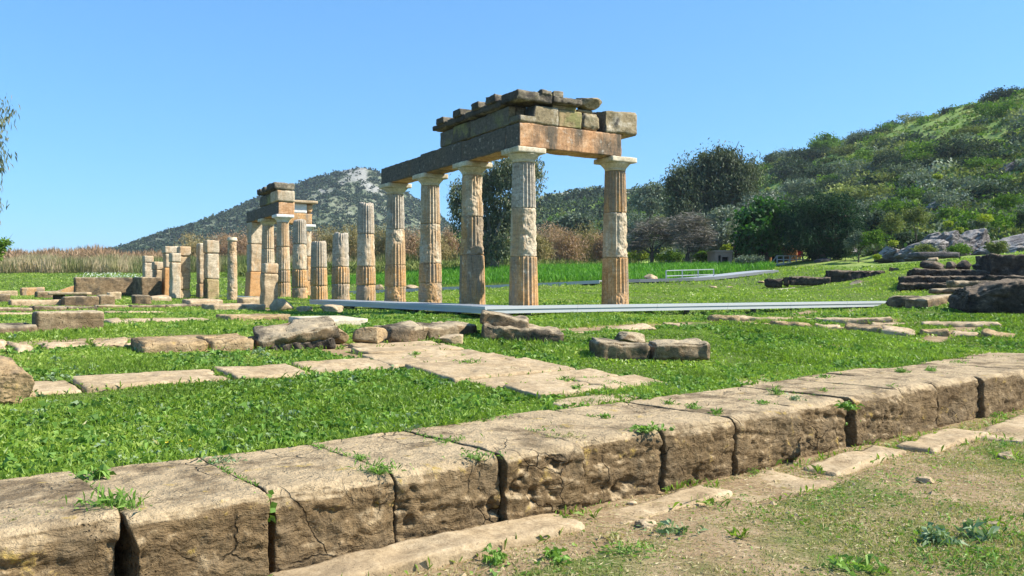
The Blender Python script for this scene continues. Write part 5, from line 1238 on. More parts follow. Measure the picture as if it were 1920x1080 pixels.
while len(placed) < 290 and tries < 9000:
    tries += 1
    px = rg.uniform(985, 1990); Y = math.exp(rg.uniform(math.log(50), math.log(240)))
    x = (px - 960) / FPX * Y
    if px < 1250 and Y < 85: continue
    if 1250 <= px < 1620 and Y < 66: continue
    if Y < 52 + (1920 - px) * .02: continue
    if rg.uniform() > shrub_density(px, Y)[0]: continue
    sz = rg.uniform(1.0, 2.7) * (1 + .35 * (Y > 90)) * (1 + .3 * (Y > 150))
    if any((x - a) ** 2 + (Y - b_) ** 2 < (.55 * (sz + c)) ** 2 for a, b_, c in placed): continue
    placed.append((x, Y, sz))
    q = rg.uniform(); acc = 0
    for kn, mt, lb, w in kinds:
        acc += w
        if q < acc: break
    zi = 3 if px < 1260 else (0 if Y < 72 else (1 if Y < 120 else 2))
    o = bpy.data.objects.new(kn, protos[kn][rg.integers(0, 3)]); COL.objects.link(o)
    o.location = (x, Y, gz(x, Y) - .1); o.rotation_euler = (0, 0, rg.uniform(0, 6.28)); o.scale = (sz * rg.uniform(.9, 1.25), sz * rg.uniform(.85, 1.1), sz * rg.uniform(.75, 1.1))
    tag(o, lb + ' ' + zone_w[zi], 'shrub', lb + 's ' + zone_w[zi])
# small scrub and tussocks over the slope: one mass
def scrub_mass(name, label, mat, n, rgs, pxr, Yr, size, nl, cond, lf=.34):
    rg = np.random.default_rng(rgs)
    px = rg.uniform(*pxr, n); Y = np.exp(rg.uniform(np.log(Yr[0]), np.log(Yr[1]), n)); x = (px - 960) / FPX * Y
    k = cond(px, Y, x, rg); px, Y, x = px[k], Y[k], x[k]; n = len(x)
    z = ground(x, Y); s = rg.uniform(.5, 1.4, n) * size * (.6 + Y / 140)
    d = rdir(n * nl, rg); d[:, 2] = np.abs(d[:, 2]); r = rg.uniform(.5, 1, n * nl)[:, None]
    C = np.repeat(np.stack([x, Y, z - .05], 1), nl, 0) + d * r * np.repeat(s, nl)[:, None] * np.array([1, 1, .75])
    ld = rdir(n * nl, rg); tone = np.clip(np.repeat(.45 + .3 * rg.normal(size=n), nl) + rg.normal(size=n * nl) * .13, 0, 1)
    V, Q, t = leaves(C, ld, np.repeat(s, nl) * lf * 1.6, np.repeat(s, nl) * lf, tone, rg, .1)
    tag(link(name, mesh_np(name, V, Q, t, smooth=False), M[mat]), label, 'scrub', kind='stuff')
okf = lambda px, Y, x, rg: ~(((px < 1250) & (Y < 80)) | ((px >= 1250) & (px < 1620) & (Y < 64)) | (Y < 50 + (1920 - px) * .02))
scrub_mass('scrub', 'low dark scrub scattered over the right hillside', 'maquis', 650, 61, (985, 2050), (50, 420), .75, 34, lambda px, Y, x, rg: okf(px, Y, x, rg) & (rg.uniform(size=len(px)) < shrub_density(px, Y)))
scrub_mass('grey_scrub', 'low grey green scrub scattered over the right hillside', 'greyshrub', 700, 62, (985, 2050), (50, 420), .7, 34, lambda px, Y, x, rg: okf(px, Y, x, rg) & (rg.uniform(size=len(px)) < shrub_density(px, Y)))
scrub_mass('tussocks', 'olive green tussocks over the grassy shoulder of the hill', 'oliveshrub', 3600, 63, (985, 2050), (50, 420), .5, 26, okf)
scrub_mass('fresh_scrub', 'fresh green low growth over the right hillside', 'brightshrub', 2600, 64, (985, 2050), (50, 270), .55, 26, okf)
lowz = lambda px, Y, x, rg: okf(px, Y, x, rg) & (540 - (ground(x, Y) - CAMZ) * FPX / Y > 225 + .16 * (1920 - px) + 60 * fbm2(px * .02, Y * .06, 97, 3)) & (rg.uniform(size=len(px)) < .72 + .5 * fbm2(x * .12, Y * .12, 98, 3))
scrub_mass('thicket', 'dark merging thicket over the lower part of the right hillside', 'maquis', 330, 65, (1240, 2050), (52, 150), 1.5, 150, lowz, lf=.13)
scrub_mass('grey_thicket', 'grey green merging thicket over the lower part of the right hillside', 'greyshrub', 260, 66, (1240, 2050), (52, 150), 1.4, 150, lowz, lf=.13)
scrub_mass('olive_thicket', 'olive green merging thicket over the lower part of the right hillside', 'oliveshrub', 330, 67, (1240, 2050), (52, 150), 1.2, 130, lowz, lf=.13)
scrub_mass('bright_thicket', 'yellow green leafy growth among the thicket on the right hillside', 'brightshrub', 330, 69, (1300, 2050), (52, 170), 1.1, 120, lowz, lf=.13)
scrub_mass('flowering_scrub', 'yellow flowering tufts among the thicket on the right hillside', 'spurge', 260, 70, (1400, 2050), (52, 170), .6, 60, lowz, lf=.2)
scrub_mass('saddle_thicket', 'dark merging scrub on the low saddle behind the court', 'maquis', 430, 68, (985, 1320), (95, 300), 1.7, 110, lambda px, Y, x, rg: rg.uniform(size=len(px)) < .6 + .6 * fbm2(x * .06, Y * .06, 99, 3), lf=.16)
# skyline trees
for k, (px, Y, sz, lab) in enumerate([(1525, 178, 4.5, 'dark tree clump on the skyline left of the grassy shoulder'), (1500, 190, 4, 'dark tree clump on the skyline right behind the big eucalyptus'), (1462, 205, 4.2, 'dark rounded tree on the skyline beside the big eucalyptus'), (1548, 174, 3.2, 'small dark tree on the skyline at the shoulder'),
                                      (1612, 168, 3.0, 'low dark tree clump on the middle of the skyline'), (1640, 166, 3.4, 'wide dark tree clump on the middle of the skyline'), (1870, 142, 3.4, 'dark tree clump on the skyline near the right edge'), (1893, 140, 2.8, 'small dark tree on the skyline at the right edge'), (1780, 152, 2.2, 'low dark shrub on the skyline between the clumps')]):
    x = (px - 960) / FPX * Y; o = bpy.data.objects.new('skyline_tree', protos['dark_shrub'][k % 3]); COL.objects.link(o); o.location = (x, Y, gz(x, Y) - .4); o.scale = (sz, sz, sz * .85); o.rotation_euler = (0, 0, k * 1.3)
    tag(o, lab, 'tree', 'trees on the hillside skyline')
# scrub on the far hill
rg = np.random.default_rng(91); n = 17000
hxp = rg.uniform(-330, 40, n); hyp = rg.uniform(330, 640, n)
hz_ = hillz(hxp, hyp); keep = (hz_ > 4) & (rg.uniform(size=n) > .80 * hill_rock(hxp, hyp)); hxp, hyp, hz_ = hxp[keep], hyp[keep], hz_[keep]; n = len(hxp); nl = 20
s = rg.uniform(.8, 2.3, n) * (1 + .5 * sstep(30, 5, hz_) + .5 * (hyp > 590) * sstep(-120, -160, hxp)); d = rdir(n * nl, rg); d[:, 2] = np.abs(d[:, 2])
C = np.repeat(np.stack([hxp, hyp, hz_ - .2], 1), nl, 0) + d * rg.uniform(.4, 1, n * nl)[:, None] * np.repeat(s, nl)[:, None]
V, Q, t = leaves(C, rdir(n * nl, rg), np.repeat(s, nl) * .75, np.repeat(s, nl) * .55, np.clip(np.repeat(.45 + .25 * rg.normal(size=n), nl) + rg.normal(size=n * nl) * .12, 0, 1), rg, .1)
tag(link('far_scrub', mesh_np('far_scrub', V, Q, t, smooth=False), M['maquis']), 'dark evergreen scrub covering the conical far hill', 'scrub', kind='stuff')

# ---------------------------------------------------------------- buildings under the trees
def plaster(name, c1, c2):
    b = NB(name); v = b.objvec(); n = b.noise(v, 3, 6, .65); n2 = b.noise(v, 22, 4, .6)
    return b.done(b.princ(b.mix(.5, b.ramp(n, [(.35, c1), (.65, c2)]), b.ramp(n2, [(.3, tuple(.8 * q for q in c1)), (.7, c2)])), .9, .1, b.bump(n2, .3, .01)))
M['pink'] = plaster('pink_plaster', (.36, .22, .16), (.46, .30, .22)); M['brickwall'] = plaster('brown_brick', (.28, .12, .05), (.42, .20, .09)); M['opening'] = plaster('dark_opening', (.02, .02, .02), (.03, .03, .03)); M['red'] = plaster('red_sign_paint', (.35, .03, .03), (.45, .04, .04))
def house(name, label, px0, px1, pt, pb, Y, dep, mat, openings, roof_over=.15, roofmat='poros_pale', piers=()):
    x0 = (px0 - 960) / FPX * Y; x1 = (px1 - 960) / FPX * Y; z0 = CAMZ - (pb - 540) / FPX * Y; z1 = CAMZ - (pt - 540) / FPX * Y
    root = empty(name, ((x0 + x1) / 2, Y, z0), label=label, cat='building'); w = x1 - x0; h = z1 - z0
    # wall built round its openings
    parts = [box(-w / 2, w / 2, .35, dep, -.3, h)]; xs = -w / 2
    for a, b_, zt in openings:
        a = (a - px0) / (px1 - px0) * w - w / 2; b_ = (b_ - px0) / (px1 - px0) * w - w / 2
        parts.append(box(xs, a, 0, .35, -.3, h)); parts.append(box(a, b_, 0, .35, zt * h, h)); xs = b_
        V, Q = box(a + .01, b_ - .01, .30, .345, -.25, zt * h); link('opening_shade', mesh_np('opening_shade', V, Q, smooth=False), M['opening'], root)  # near-black sheet painting the unlit inside of the opening
    parts.append(box(xs, w / 2, 0, .35, -.3, h))
    V, Q = merge(parts); link('wall', mesh_np('wall', V, Q, smooth=False), M[mat], root)
    V, Q = box(-w / 2 - roof_over, w / 2 + roof_over, -roof_over, dep + roof_over, h, h + .14); link('roof', mesh_np('roof', V, Q, smooth=False), M[roofmat], root)
    for c in piers:
        a = (c[0] - px0) / (px1 - px0) * w - w / 2; b_ = (c[1] - px0) / (px1 - px0) * w - w / 2
        V, Q = rbox(b_ - a, .3, h * .95, res=.12, r=.02, amp=.03, seed=int(c[0])); link('pillar', mesh_np('pillar', V, Q), M['brickwall'], root, ((a + b_) / 2, -.7, -.2))
    return root
house('kiosk', 'small pink flat roofed kiosk under the olive tree', 1341, 1373, 473, 496, 56, 2.2, 'pink', [(1347, 1352, .75), (1354, 1366, .62)], .06, 'pink')
house('stone_house', 'low house with brown brick pillars in the shade of the fig tree', 1406, 1502, 460, 494, 57.5, 4, 'poros_dark', [(1412, 1422, .7), (1440, 1468, .8)], .5, 'poros_dark', piers=((1424, 1440), (1472, 1488)))
x = (1295 - 960) / FPX * 58; V, Q = rbox(.14, .14, .55, res=.05, r=.02, amp=.01, seed=2); o = link('gate_post', mesh_np('gate_post', V, Q), M['pink'], None, (x, 58, gz(x, 58))); tag(o, 'short orange pink gate post under the leafless trees', 'post')
x = (1497 - 960) / FPX * 57.5; root = empty('sign_board', (x, 57.5, gz(x, 57.5)), label='small red board on a post behind the footbridge railing', cat='sign')
V, Q = box(-.03, .03, -.03, .03, -.1, .6); link('post', mesh_np('post', V, Q, smooth=False), M['rail'], root); V, Q = box(-.28, .28, -.06, -.032, .35, .75); link('board', mesh_np('board', V, Q, smooth=False), M['red'], root)
# wire fence under the leafless trees
a = P(1180, 494, 62); c = P(1330, 494, 60); root = empty('wire_fence', (a.x, a.y, gz(a.x, a.y)), label='thin grey wire fence beneath the leafless trees', cat='fence')
d = np.array([c.x - a.x, c.y - a.y, gz(c.x, c.y) - gz(a.x, a.y)])
for k in range(9):
    V, Q = bar(d * k / 8 + [0, 0, -.1], d * k / 8 + [0, 0, .75], .06); link('post', mesh_np('post', V, Q, smooth=False), M['dark_metal'], root)
for hgt in (.2, .4, .6, .72):
    V, Q = bar([0, 0, hgt], d + [0, 0, hgt], .02); link('wire', mesh_np('wire', V, Q, smooth=False), M['dark_metal'], root)
# ---------------------------------------------------------------- the lawn
def in_excl(x, y, shrink=.0):
    m = np.zeros(len(x), bool); jit = .05 * fbm2(x * 4, y * 4, 71, 3) - .05 * np.clip(fbm2(x * 1.5, y * 1.5, 72, 3) + .1, 0, 1)
    for cx, cy, yw, hx_, hy_ in EXCL:
        R = math.hypot(hx_, hy_) + .1
        k = np.where((np.abs(x - cx) < R) & (np.abs(y - cy) < R))[0]
        if len(k) == 0: continue
        c, s = math.cos(yw), math.sin(yw); u = (x[k] - cx) * c + (y[k] - cy) * s; w = -(x[k] - cx) * s + (y[k] - cy) * c
        m[k] |= (np.abs(u) < hx_ - shrink + jit[k]) & (np.abs(w) < hy_ - shrink + jit[k])
    return m
def lawn_sample(n, Y0, Y1, rg, wide=1.08):
    Y = np.sqrt(rg.uniform(Y0 ** 2, Y1 ** 2, n)); u = rg.uniform(-wide, wide, n) * .6194
    return u * Y, Y
def lawn(name, label, n, Y0, Y1, hl, wl, broad, seed, mat='grass', dens=1.0, lower=False):
    rg = np.random.default_rng(seed); x, y = lawn_sample(n, Y0, Y1, rg); s, t = st(x, y)
    dr = dryness(x, y); patch = fbm2(x * 1.1, y * 1.1, 81, 4)
    if lower: k = (t < -.05) & (rg.uniform(size=n) < np.clip(1.5 - 1.25 * dr, .12, 1) * dens)
    else: k = (t > 1.0) & (rg.uniform(size=n) < np.clip(1.02 - 1.2 * dr + .9 * np.minimum(patch + .12, .25) - .9 * np.clip(fbm2(x * .55, y * .55, 91, 4) - .14, 0, 1) * (t > 4.5), 0, 1) * dens) & (hillness(x, y) < .6)
    x, y, dr, patch = x[k], y[k], dr[k], patch[k]; k = ~in_excl(x, y); x, y, dr, patch = x[k], y[k], dr[k], patch[k]; n = len(x)
    z = ground(x, y) + .03 * fbm2(x * 1.3, y * 1.3, 5, 4) * np.clip(np.hypot(x, y) / 6, .5, 3)
    big = 1 + .8 * np.clip(fbm2(x * .8, y * .8, 83, 3) * 2, -.6, 1)
    br = rg.uniform(size=n) < broad * (1 + np.clip(fbm2(x * 1.6, y * 1.6, 85, 3) * 2.5, -.9, 1))
    L = hl * rg.uniform(.5, 1.4, n) * big * np.where(br, 1.0, .95); Wd = np.where(br, wl * 3.4, wl) * rg.uniform(.7, 1.3, n)
    a = rg.uniform(0, 2 * math.pi, n); el = np.where(br, rg.uniform(.25, 1.1, n), rg.uniform(.7, 1.5, n))
    d = np.stack([np.cos(a) * np.cos(el), np.sin(a) * np.cos(el), np.sin(el)], 1)
    t = st(x, y)[1]; hue = fbm2(x * .7, y * .7, 93, 3)
    tone = np.clip(.44 + .30 * patch + .35 * hue + .18 * sstep(3, 9, t) + rg.normal(size=n) * .15 + .12 * br - .1 + .55 * np.clip(dr - .35, 0, .6), 0, 1)
    V, Q, tt = leaves(np.stack([x, y, z - .008], 1), d, L, Wd, tone, rg, .22)
    tag(link(name, mesh_np(name, V, Q, tt, smooth=False), M[mat]), label, 'grass', kind='stuff')
lawn('grass', 'lush weedy grass on the near lawn behind the wall', 260000, 4.4, 10.5, .062, .0075, .34, 1)
lawn('grass', 'lush grass among the stones in the middle of the ruins', 270000, 10.5, 19, .078, .011, .34, 2)
lawn('grass', 'short grass around the columns and in the court', 240000, 19, 36, .085, .020, .22, 3)
lawn('grass', 'short grass on the far field', 180000, 36, 79, .12, .045, .15, 4)
lawn('grass', 'patchy half dry grass on the earth before the wall', 520000, 2.6, 13, .034, .0055, .12, 5, mat='dry', lower=True)
lawn('grass', 'scattered green blades on the earth before the wall', 80000, 2.6, 13, .038, .007, .40, 6, mat='weed', lower=True, dens=.8)
# broad leafed weeds standing in drifts through the lawn
def drifts(name, label, n, Y0, Y1, L0, L1, mat, seed, thr):
    rg = np.random.default_rng(seed); x, y = lawn_sample(n, Y0, Y1, rg); s, t = st(x, y)
    k = (t > 1.25) & (fbm2(x * .9, y * .9, seed, 4) > thr) & (dryness(x, y) < .45) & (hillness(x, y) < .5); x, y = x[k], y[k]; k = ~in_excl(x, y); x, y = x[k], y[k]; n = len(x); m = 9
    X = np.repeat(x, m); Y = np.repeat(y, m); a = rg.uniform(0, 6.28, n * m); e = rg.uniform(.25, 1.35, n * m)
    C = np.stack([X + rg.normal(size=n * m) * .012, Y + rg.normal(size=n * m) * .012, ground(x, y).repeat(m)], 1)
    sz = np.repeat(rg.uniform(.5, 1.25, n), m) * rg.uniform(.6, 1.2, n * m)
    V, Q, tt = leaves(C, np.stack([np.cos(a) * np.cos(e), np.sin(a) * np.cos(e), np.sin(e)], 1), rg.uniform(L0, L1, n * m) * sz, .030 * sz * L1 / .12, np.clip(np.repeat(rg.normal(.5, .18, n), m) + rg.normal(size=n * m) * .1, 0, 1), rg, .45)
    tag(link(name, mesh_np(name, V, Q, tt, smooth=False), M[mat]), label, 'weeds', kind='stuff')
drifts('weeds', 'drifts of broad leafed green weeds in the near lawn', 6500, 4.6, 11, .07, .13, 'weed', 101, .02)
drifts('weeds', 'drifts of grey green leafy weeds in the near lawn', 2600, 4.6, 11, .06, .11, 'greyweed', 102, .12)
drifts('weeds', 'drifts of broad leafed weeds among the middle stones', 12000, 11, 24, .09, .16, 'weed', 103, .03)
# straw and crumbs
rg = np.random.default_rng(55); x, y = lawn_sample(60000, 2.6, 12, rg); s, t = st(x, y); k = (t < -.02); x, y = x[k], y[k]; n = len(x)
a = rg.uniform(0, 6.28, n); d = np.stack([np.cos(a), np.sin(a), rg.uniform(-.05, .18, n)], 1)
V, Q, tt = leaves(np.stack([x, y, ground(x, y) + .006 + .03 * fbm2(x * 1.3, y * 1.3, 5, 4) * .6], 1), d, rg.uniform(.02, .07, n), rg.uniform(.003, .008, n), np.clip(rg.uniform(.55, 1, n), 0, 1), rg, 0)
tag(link('straw', mesh_np('straw', V, Q, tt, smooth=False), M['dry']), 'bits of straw and dead leaves strewn on the earth', 'straw', kind='stuff')
x, y = lawn_sample(5200, 2.6, 12, rg); s, t = st(x, y); k = (t < -.04); x, y = x[k], y[k]; n = len(x)
oct_ = np.array([(1, 0, 0), (0, 1, 0), (-1, 0, 0), (0, -1, 0), (0, 0, .6), (0, 0, -.6)], float); of = np.array([(0, 1, 4), (1, 2, 4), (2, 3, 4), (3, 0, 4), (1, 0, 5), (2, 1, 5), (3, 2, 5), (0, 3, 5)])
sz = rg.uniform(.004, .016, n) * (1 + 1.2 * (rg.uniform(size=n) > .93)); a = rg.uniform(0, 6.28, n); ca, sa = np.cos(a), np.sin(a); br_ = oct_[None] * (sz[:, None, None] * rg.uniform(.6, 1.4, (n, 6, 1)))
Vg = np.stack([br_[..., 0] * ca[:, None] - br_[..., 1] * sa[:, None] + x[:, None], br_[..., 0] * sa[:, None] + br_[..., 1] * ca[:, None] + y[:, None], br_[..., 2] + (ground(x, y) + .03 * fbm2(x * 1.3, y * 1.3, 5, 4) * np.clip(np.hypot(x, y) / 6, .5, 3))[:, None]], -1).reshape(-1, 3)
tag(link('gravel', mesh_np('gravel', Vg, None, None, False, T=(of[None] + 6 * np.arange(n)[:, None, None]).reshape(-1, 3)), M['poros_pale']), 'stone chips scattered on the earth before the wall', 'gravel', kind='stuff')
# white flowers by the far wall
x, y, px = scatter_px(1300, 120, 330, 58, 72, np.random.default_rng(14)); rg = np.random.default_rng(15); k = fbm2(px * .03, y * .25, 44, 3) - np.abs(px - 225) / 300 > -.12; x, y = x[k], y[k]
V, Q, tt = leaves(np.stack([x, y, ground(x, y) + rg.uniform(.1, .3, len(x))], 1), rdir(len(x), rg, .3), .08, .07, rg.uniform(0, 1, len(x)), rg, 0)
tag(link('flowers', mesh_np('flowers', V, Q, tt, smooth=False), M['white_flower']), 'drift of white flowers in the field behind the dark wall slab', 'flowers', kind='stuff')

# ---------------------------------------------------------------- single weeds
def weed(name, label, x, y, z, nl, L, Wd, mat='weed', seed=0, el=(.2, 1.2), spread=.04, flowers=None, group='weeds on and around the wall', cat='weed'):
    rg = np.random.default_rng(seed + 500); a = rg.uniform(0, 6.28, nl); e = rg.uniform(*el, nl)
    d = np.stack([np.cos(a) * np.cos(e), np.sin(a) * np.cos(e), np.sin(e)], 1)
    C = np.stack([rg.normal(size=nl) * spread, rg.normal(size=nl) * spread, rg.uniform(-.01, .03, nl)], 1)
    if spread < .1:                      # a few runners from one root, longer along the joint
        C[:, 0] *= rg.choice([.6, 1.8]); C[:, 2] = np.abs(rg.normal(size=nl)) * L * .25
    V, Q, t = leaves(C, d, L * rg.uniform(.35, 1.25, nl), Wd * rg.uniform(.6, 1.3, nl), np.clip(rg.normal(.5, .22, nl), 0, 1), rg, rg.uniform(.15, .5))
    if spread < .1:
        base = V[0::4]; wv = np.array([.0015, .0015, 0])
        S = np.stack([base * .5 + wv, base * .5 - wv], 1).reshape(-1, 3); r0 = len(V); V = np.concatenate([V, S, [(0, 0, -.02)]]); i_ = np.arange(nl)
        Q = np.concatenate([Q, np.stack([np.full(nl, r0 + 2 * nl), r0 + 2 * i_, 4 * i_, r0 + 2 * i_ + 1], 1)]); t = np.concatenate([t, np.full(2 * nl + 1, .4)])
    o = link(name, mesh_np(name, V, Q, t, smooth=False), M[mat], None, (x, y, z)); tag(o, label, cat, group, 'stuff' if spread >= .1 else None)
    if flowers:
        nf, mt, sz = flowers; C = np.stack([rg.normal(size=nf) * spread * 1.5, rg.normal(size=nf) * spread * 1.5, rg.uniform(.5, 1.0, nf) * L], 1); C = np.repeat(C, 5, 0)
        aa = np.tile(np.arange(5) / 5 * 6.28, nf); V, Q, t = leaves(C, np.stack([np.cos(aa), np.sin(aa), .3 + 0 * aa], 1), sz, sz * .8, rg.uniform(0, 1, 5 * nf), rg, 0)
        link('flower', mesh_np('flower', V, Q, t, smooth=False), M[mt], o)
    return o
TOP = .478
def atop(px, py, z=TOP):
    Y = (CAMZ - z) * FPX / (py - 540); return (px - 960) / FPX * Y, Y
def wtop(px, py, *a, z=TOP, **kw):
    x, y = atop(px, py, z); return weed(kw.pop('name', 'weed'), a[0], x, y, z - .01, *a[1:], **kw)
wtop(215, 960, 'feathery green weed growing from the wide gap at bottom left', 150, .13, .012, seed=1, spread=.045, el=(.3, 1.5), z=.45)
wtop(185, 893, 'toothed leafy weed at the back edge of the wall, bottom left', 46, .11, .030, seed=2, el=(.05, .7), spread=.03)
x, y = ws(-.765, .02)
rg = np.random.default_rng(8); n = 34; C = np.stack([rg.normal(size=n) * .018, rg.normal(size=n) * .02 - .03, -rg.uniform(0, .16, n)], 1); V, Q, t = leaves(C, rdir(n, rg), rg.uniform(.03, .06, n), rg.uniform(.03, .05, n), rg.uniform(.4, 1, n), rg, .2)
o = link('vine', mesh_np('vine', V, Q, t, smooth=False), M['weed'], None, (x, y, .47)); tag(o, 'small round leafed vine hanging into the second gap of the wall', 'weed', 'weeds on and around the wall')
for k, (px, py, n, L, wd_, mt, lab) in enumerate([(712, 882, 110, .06, .010, 'weed', 'bright grass tuft at the joint left of the pitted block'), (675, 860, 60, .05, .009, 'weed', 'smaller grass tuft just behind the bright one at the joint'), (412, 866, 40, .06, .018, 'greyweed', 'flat grey green rosette at the back of the wall'),
        (900, 856, 60, .07, .013, 'weed', 'green weed at the front end of the joint right of the pitted block'), (845, 828, 60, .055, .012, 'weed', 'creeping weed in the middle of the joint of the pitted block'), (775, 803, 34, .06, .02, 'greyweed', 'grey green rosette by the lawn edge of the wall'),
        (930, 783, 34, .05, .016, 'weed', 'small rosette on the ochre honeycombed block'), (1022, 806, 20, .05, .012, 'weed', 'tiny sprig in the joint of the honeycombed block'), (1060, 818, 50, .045, .01, 'dry', 'yellowish tuft near the narrow black joint'),
        (1214, 806, 90, .06, .024, 'weed', 'dense green weed filling the joint of the grey patched block'), (1135, 782, 50, .055, .014, 'weed', 'flat weed on the wall top behind the dark brown block'), (1255, 758, 60, .06, .012, 'weed', 'long weed strip start behind the wall top'),
        (1300, 765, 90, .07, .012, 'weed', 'long weed strip in the slanting joint of the wall top'), (1345, 776, 70, .06, .014, 'weed', 'weed at the front end of the slanting joint'), (1210, 748, 60, .09, .022, 'weed', 'upright broad leafed weed where strip meets wall'),
        (1455, 740, 70, .11, .012, 'weed', 'tall thin weed with a seed head on the wall top'), (1490, 748, 60, .06, .016, 'greyweed', 'greyish weed beside the tall thin one'), (1430, 757, 50, .05, .012, 'weed', 'low sprawling weed left of the tall thin one'),
        (1545, 735, 60, .06, .012, 'weed', 'creeping weed leading to the leafy black gap'), (1590, 765, 110, .085, .028, 'weed', 'leafy weed perched over the black gap in the wall'), (1547, 710, 50, .07, .018, 'weed', 'tooth leafed rosette on the wall top right of centre'),
        (1670, 728, 50, .06, .012, 'weed', 'weed at the front edge between layered blocks'), (1690, 700, 170, .09, .009, 'weed', 'long row of grass along the wall top at right'), (1745, 697, 150, .09, .009, 'weed', 'right part of the grass row along the wall top'),
        (1800, 682, 70, .08, .012, 'weed', 'spreading weed on the wall top near the right edge'), (1800, 662, 60, .09, .016, 'weed', 'dark upright weed near the far end of the wall top'), (1880, 672, 60, .07, .012, 'weed', 'low green tuft near the right edge of the wall top'),
        (1060, 722, 70, .06, .014, 'weed', 'weed row in the joint of the largest paving slab'), (1080, 738, 60, .07, .016, 'weed', 'leafy weed in the next paving joint'), (1150, 728, 60, .06, .014, 'weed', 'weed in the paving joint at the right side'), (1230, 728, 90, .07, .012, 'weed', 'grass tuft at the right corner of the paved strip'),
        (880, 690, 60, .08, .018, 'weed', 'leafy weed in a joint far along the paved strip'), (960, 700, 30, .05, .012, 'dry', 'reddish dry sprig on the largest paving slab'), (780, 672, 60, .06, .012, 'weed', 'weed row near the far end of the paved strip'),
        (60, 962, 30, .035, .008, 'dry', 'dull mossy tuft on the yellow lichened block'), (90, 945, 24, .03, .007, 'dry', 'dry tuft farther back on the yellow lichened block'), (20, 975, 22, .03, .007, 'dry', 'dry tuft at the left picture edge on the wall')]):
    z = TOP if py > 740 or px > 1300 else None
    if z is None:
        x, y = G(px, py); z = gz(x, y) + .035; weed('weed', lab, x, y, z, n, L, wd_, mt, 10 + k)
    else: wtop(px, py, lab, n, L, wd_, mt, 10 + k, z=z)
x, y = ws(5.06, .08); weed('weed', 'small leaf bunch low inside the leafy black gap', x, y - .03, .22, 30, .05, .03, 'weed', 71)
for k, (px, py, n, L, wd_, mt, lab) in enumerate([(930, 1058, 60, .10, .028, 'weed', 'broad leafed dandelion at the bottom edge, left one'), (1045, 1052, 60, .09, .026, 'weed', 'broad leafed dandelion at the bottom edge, right one'), (1265, 998, 46, .08, .026, 'greyweed', 'grey leafed rosette in the earth below the wall'), (1150, 1012, 50, .06, .014, 'dry', 'pale grass tuft near the dandelions'),
        (1760, 1018, 70, .11, .032, 'greyweed', 'silvery thistle rosette at lower right'), (1830, 1010, 60, .11, .030, 'greyweed', 'second silvery thistle rosette at lower right'), (1610, 1068, 60, .10, .028, 'weed', 'dark green leafy weed at the bottom edge right'), (1860, 1050, 200, .09, .010, 'weed', 'thick green grass clump in the bottom right corner'),
        (1790, 1062, 160, .08, .010, 'weed', 'green grass clump left of the corner one'), (1910, 1010, 160, .10, .012, 'weed', 'green grass clump on the right picture edge'), (1700, 905, 120, .07, .010, 'weed', 'green clump beside the white stone'), (1610, 935, 110, .06, .009, 'weed', 'green clump below the broad grey slab'),
        (1380, 945, 110, .06, .009, 'weed', 'green clump left of the broad grey slab'), (1870, 782, 70, .08, .022, 'weed', 'leafy weed at the foot of the wall near the right edge'), (1090, 948, 24, .05, .012, 'weed', 'tiny green sprout under the narrow black joint'), (1410, 885, 40, .05, .014, 'weed', 'small weed under the hollow footed block'),
        (1180, 1035, 70, .07, .014, 'weed', 'spiky green weed at the bottom centre'), (1880, 838, 90, .07, .010, 'weed', 'grass clump below the wall at far right')]):
    Y = CAMZ * FPX / (py - 540); x = (px - 960) / FPX * Y
    weed('weed', lab, x, Y, .0, n, L, wd_, mt, 90 + k, el=(.05, 1.2), spread=.05 if n < 100 else .16, group='weeds in the dry earth')
for k, (px, py, w, lab) in enumerate([(1738, 905, .16, 'white stone lying in the dry grass right of the broad slab'), (1866, 988, .15, 'pale stone at lower right by the thistles'), (1330, 922, .05, 'pebble beside the narrow worn slab'), (1210, 985, .16, 'flat pale stone half buried below the wall'), (1885, 860, .22, 'pale stone at the right edge of the earth'),
                                      (1700, 830, .10, 'small pale stone at the foot of the wall'), (1385, 1008, .05, 'pebble in the grass at bottom centre'), (1185, 945, .08, 'pale sliver of stone at the foot of the ochre block')]):
    Y = CAMZ * FPX / (py - 540); x = (px - 960) / FPX * Y
    rock_at('stone', x, Y, w, w * .7, w * .45, 'poros_pale', lab, cat='stone', seed=130 + k, res=.01, z=-.02 * w / .16, amp=.3, facet=.6, freq=2.4)
x, y = (823 - 960) / FPX * 4.83, 4.83
weed('poppy', 'single small red poppy in the earth before the pitted blocks', x, y, 0, 6, .05, .005, 'weed', 7, flowers=(2, 'red_petal', .016), group=None, cat='flower')
x, y = G(318, 846); weed('dandelion', 'little yellow flowers at the edge of the near lawn', x, y, gz(x, y), 14, .07, .012, 'weed', 8, flowers=(6, 'yellow_flower', .013), group=None, cat='flower', spread=.06)
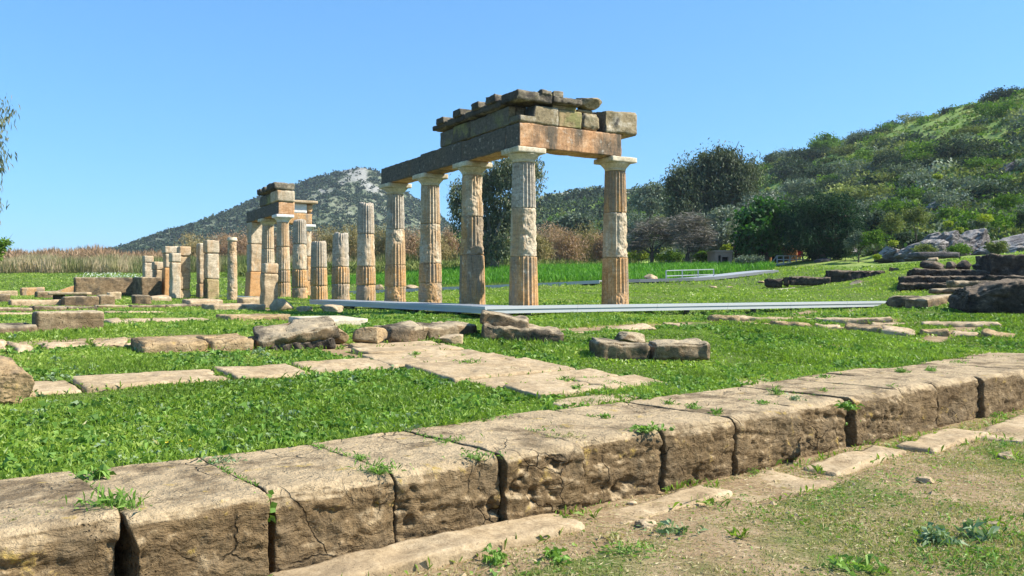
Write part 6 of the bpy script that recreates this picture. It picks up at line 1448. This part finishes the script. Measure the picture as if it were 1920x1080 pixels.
# ground-hugging greenery along the worn slabs and at the foot of stones
rg = np.random.default_rng(66); X_l, Y_l = [], []
for cx, cy, yw, hx_, hy_ in EXCL:
    if cy > 26 or hx_ > 3: continue
    m = int(90 * (hx_ + hy_) * min(1, 9 / cy) + 14); e = rg.integers(0, 2, m)
    u = np.where(e == 0, rg.uniform(-1, 1, m) * hx_, np.sign(rg.uniform(-1, 1, m)) * (hx_ + .015)); w = np.where(e == 0, np.sign(rg.uniform(-1, 1, m)) * (hy_ + .015), rg.uniform(-1, 1, m) * hy_)
    X_l.append(cx + u * math.cos(yw) - w * math.sin(yw)); Y_l.append(cy + u * math.sin(yw) + w * math.cos(yw))
x = np.concatenate(X_l); y = np.concatenate(Y_l); s, t = st(x, y); k = (fbm2(x * 1.8, y * 1.8, 88, 3) > -.12) & ((t > 1.1) | (t < -.03)) ; x, y = x[k], y[k]; n = len(x); el = rg.uniform(.4, 1.4, n); a = rg.uniform(0, 6.28, n)
V, Q, tt = leaves(np.stack([x, y, ground(x, y)], 1), np.stack([np.cos(a) * np.cos(el), np.sin(a) * np.cos(el), np.sin(el)], 1), rg.uniform(.05, .14, n), rg.uniform(.01, .025, n), np.clip(rg.normal(.45, .2, n), 0, 1), rg, .25)
tag(link('edge_weeds', mesh_np('edge_weeds', V, Q, tt, smooth=False), M['grass']), 'longer grass growing against the edges of the stones', 'grass', kind='stuff')

# tufts of grass rooted in the joints of the wall top and of the paved strip
rg = np.random.default_rng(67); X_l, Y_l = [], []
for j_ in jo[2:-1]:
    m = 110; tt_ = rg.uniform(.12, 1.25, m); k = fbm2(tt_ * 3.1 + j_ * 5, tt_ * 0, 111, 3) > .02; tt_ = tt_[k]
    a_, b_ = ws(j_ + rg.normal(size=len(tt_)) * .012, tt_); X_l.append(a_); Y_l.append(b_)
x = np.concatenate(X_l); y = np.concatenate(Y_l); n = len(x); el = rg.uniform(.2, 1.3, n); a = rg.uniform(0, 6.28, n)
V, Q, tt = leaves(np.stack([x, y, np.full(n, .468)], 1), np.stack([np.cos(a) * np.cos(el), np.sin(a) * np.cos(el), np.sin(el)], 1), rg.uniform(.02, .06, n), rg.uniform(.005, .014, n), np.clip(rg.normal(.5, .2, n), 0, 1), rg, .3)
tag(link('joint_grass', mesh_np('joint_grass', V, Q, tt, smooth=False), M['weed']), 'low grass rooted in the joints of the wall top', 'grass', kind='stuff')
# ---------------------------------------------------------------- air
hm = bpy.data.materials.new('haze'); hm.use_nodes = True; ht = hm.node_tree; ht.nodes.clear()
hv = ht.nodes.new('ShaderNodeVolumePrincipled'); hv.inputs['Color'].default_value = (.78, .87, 1, 1); hv.inputs['Density'].default_value = .0002; hv.inputs['Anisotropy'].default_value = .2
ho = ht.nodes.new('ShaderNodeOutputMaterial'); ht.links.new(hv.outputs[0], ho.inputs['Volume'])
V, Q = box(-2700, 2700, -2700, 2700, -12, 150)
tag(link('haze', mesh_np('haze', V, Q, smooth=False), hm), 'thin spring haze in the air', 'haze', kind='stuff')
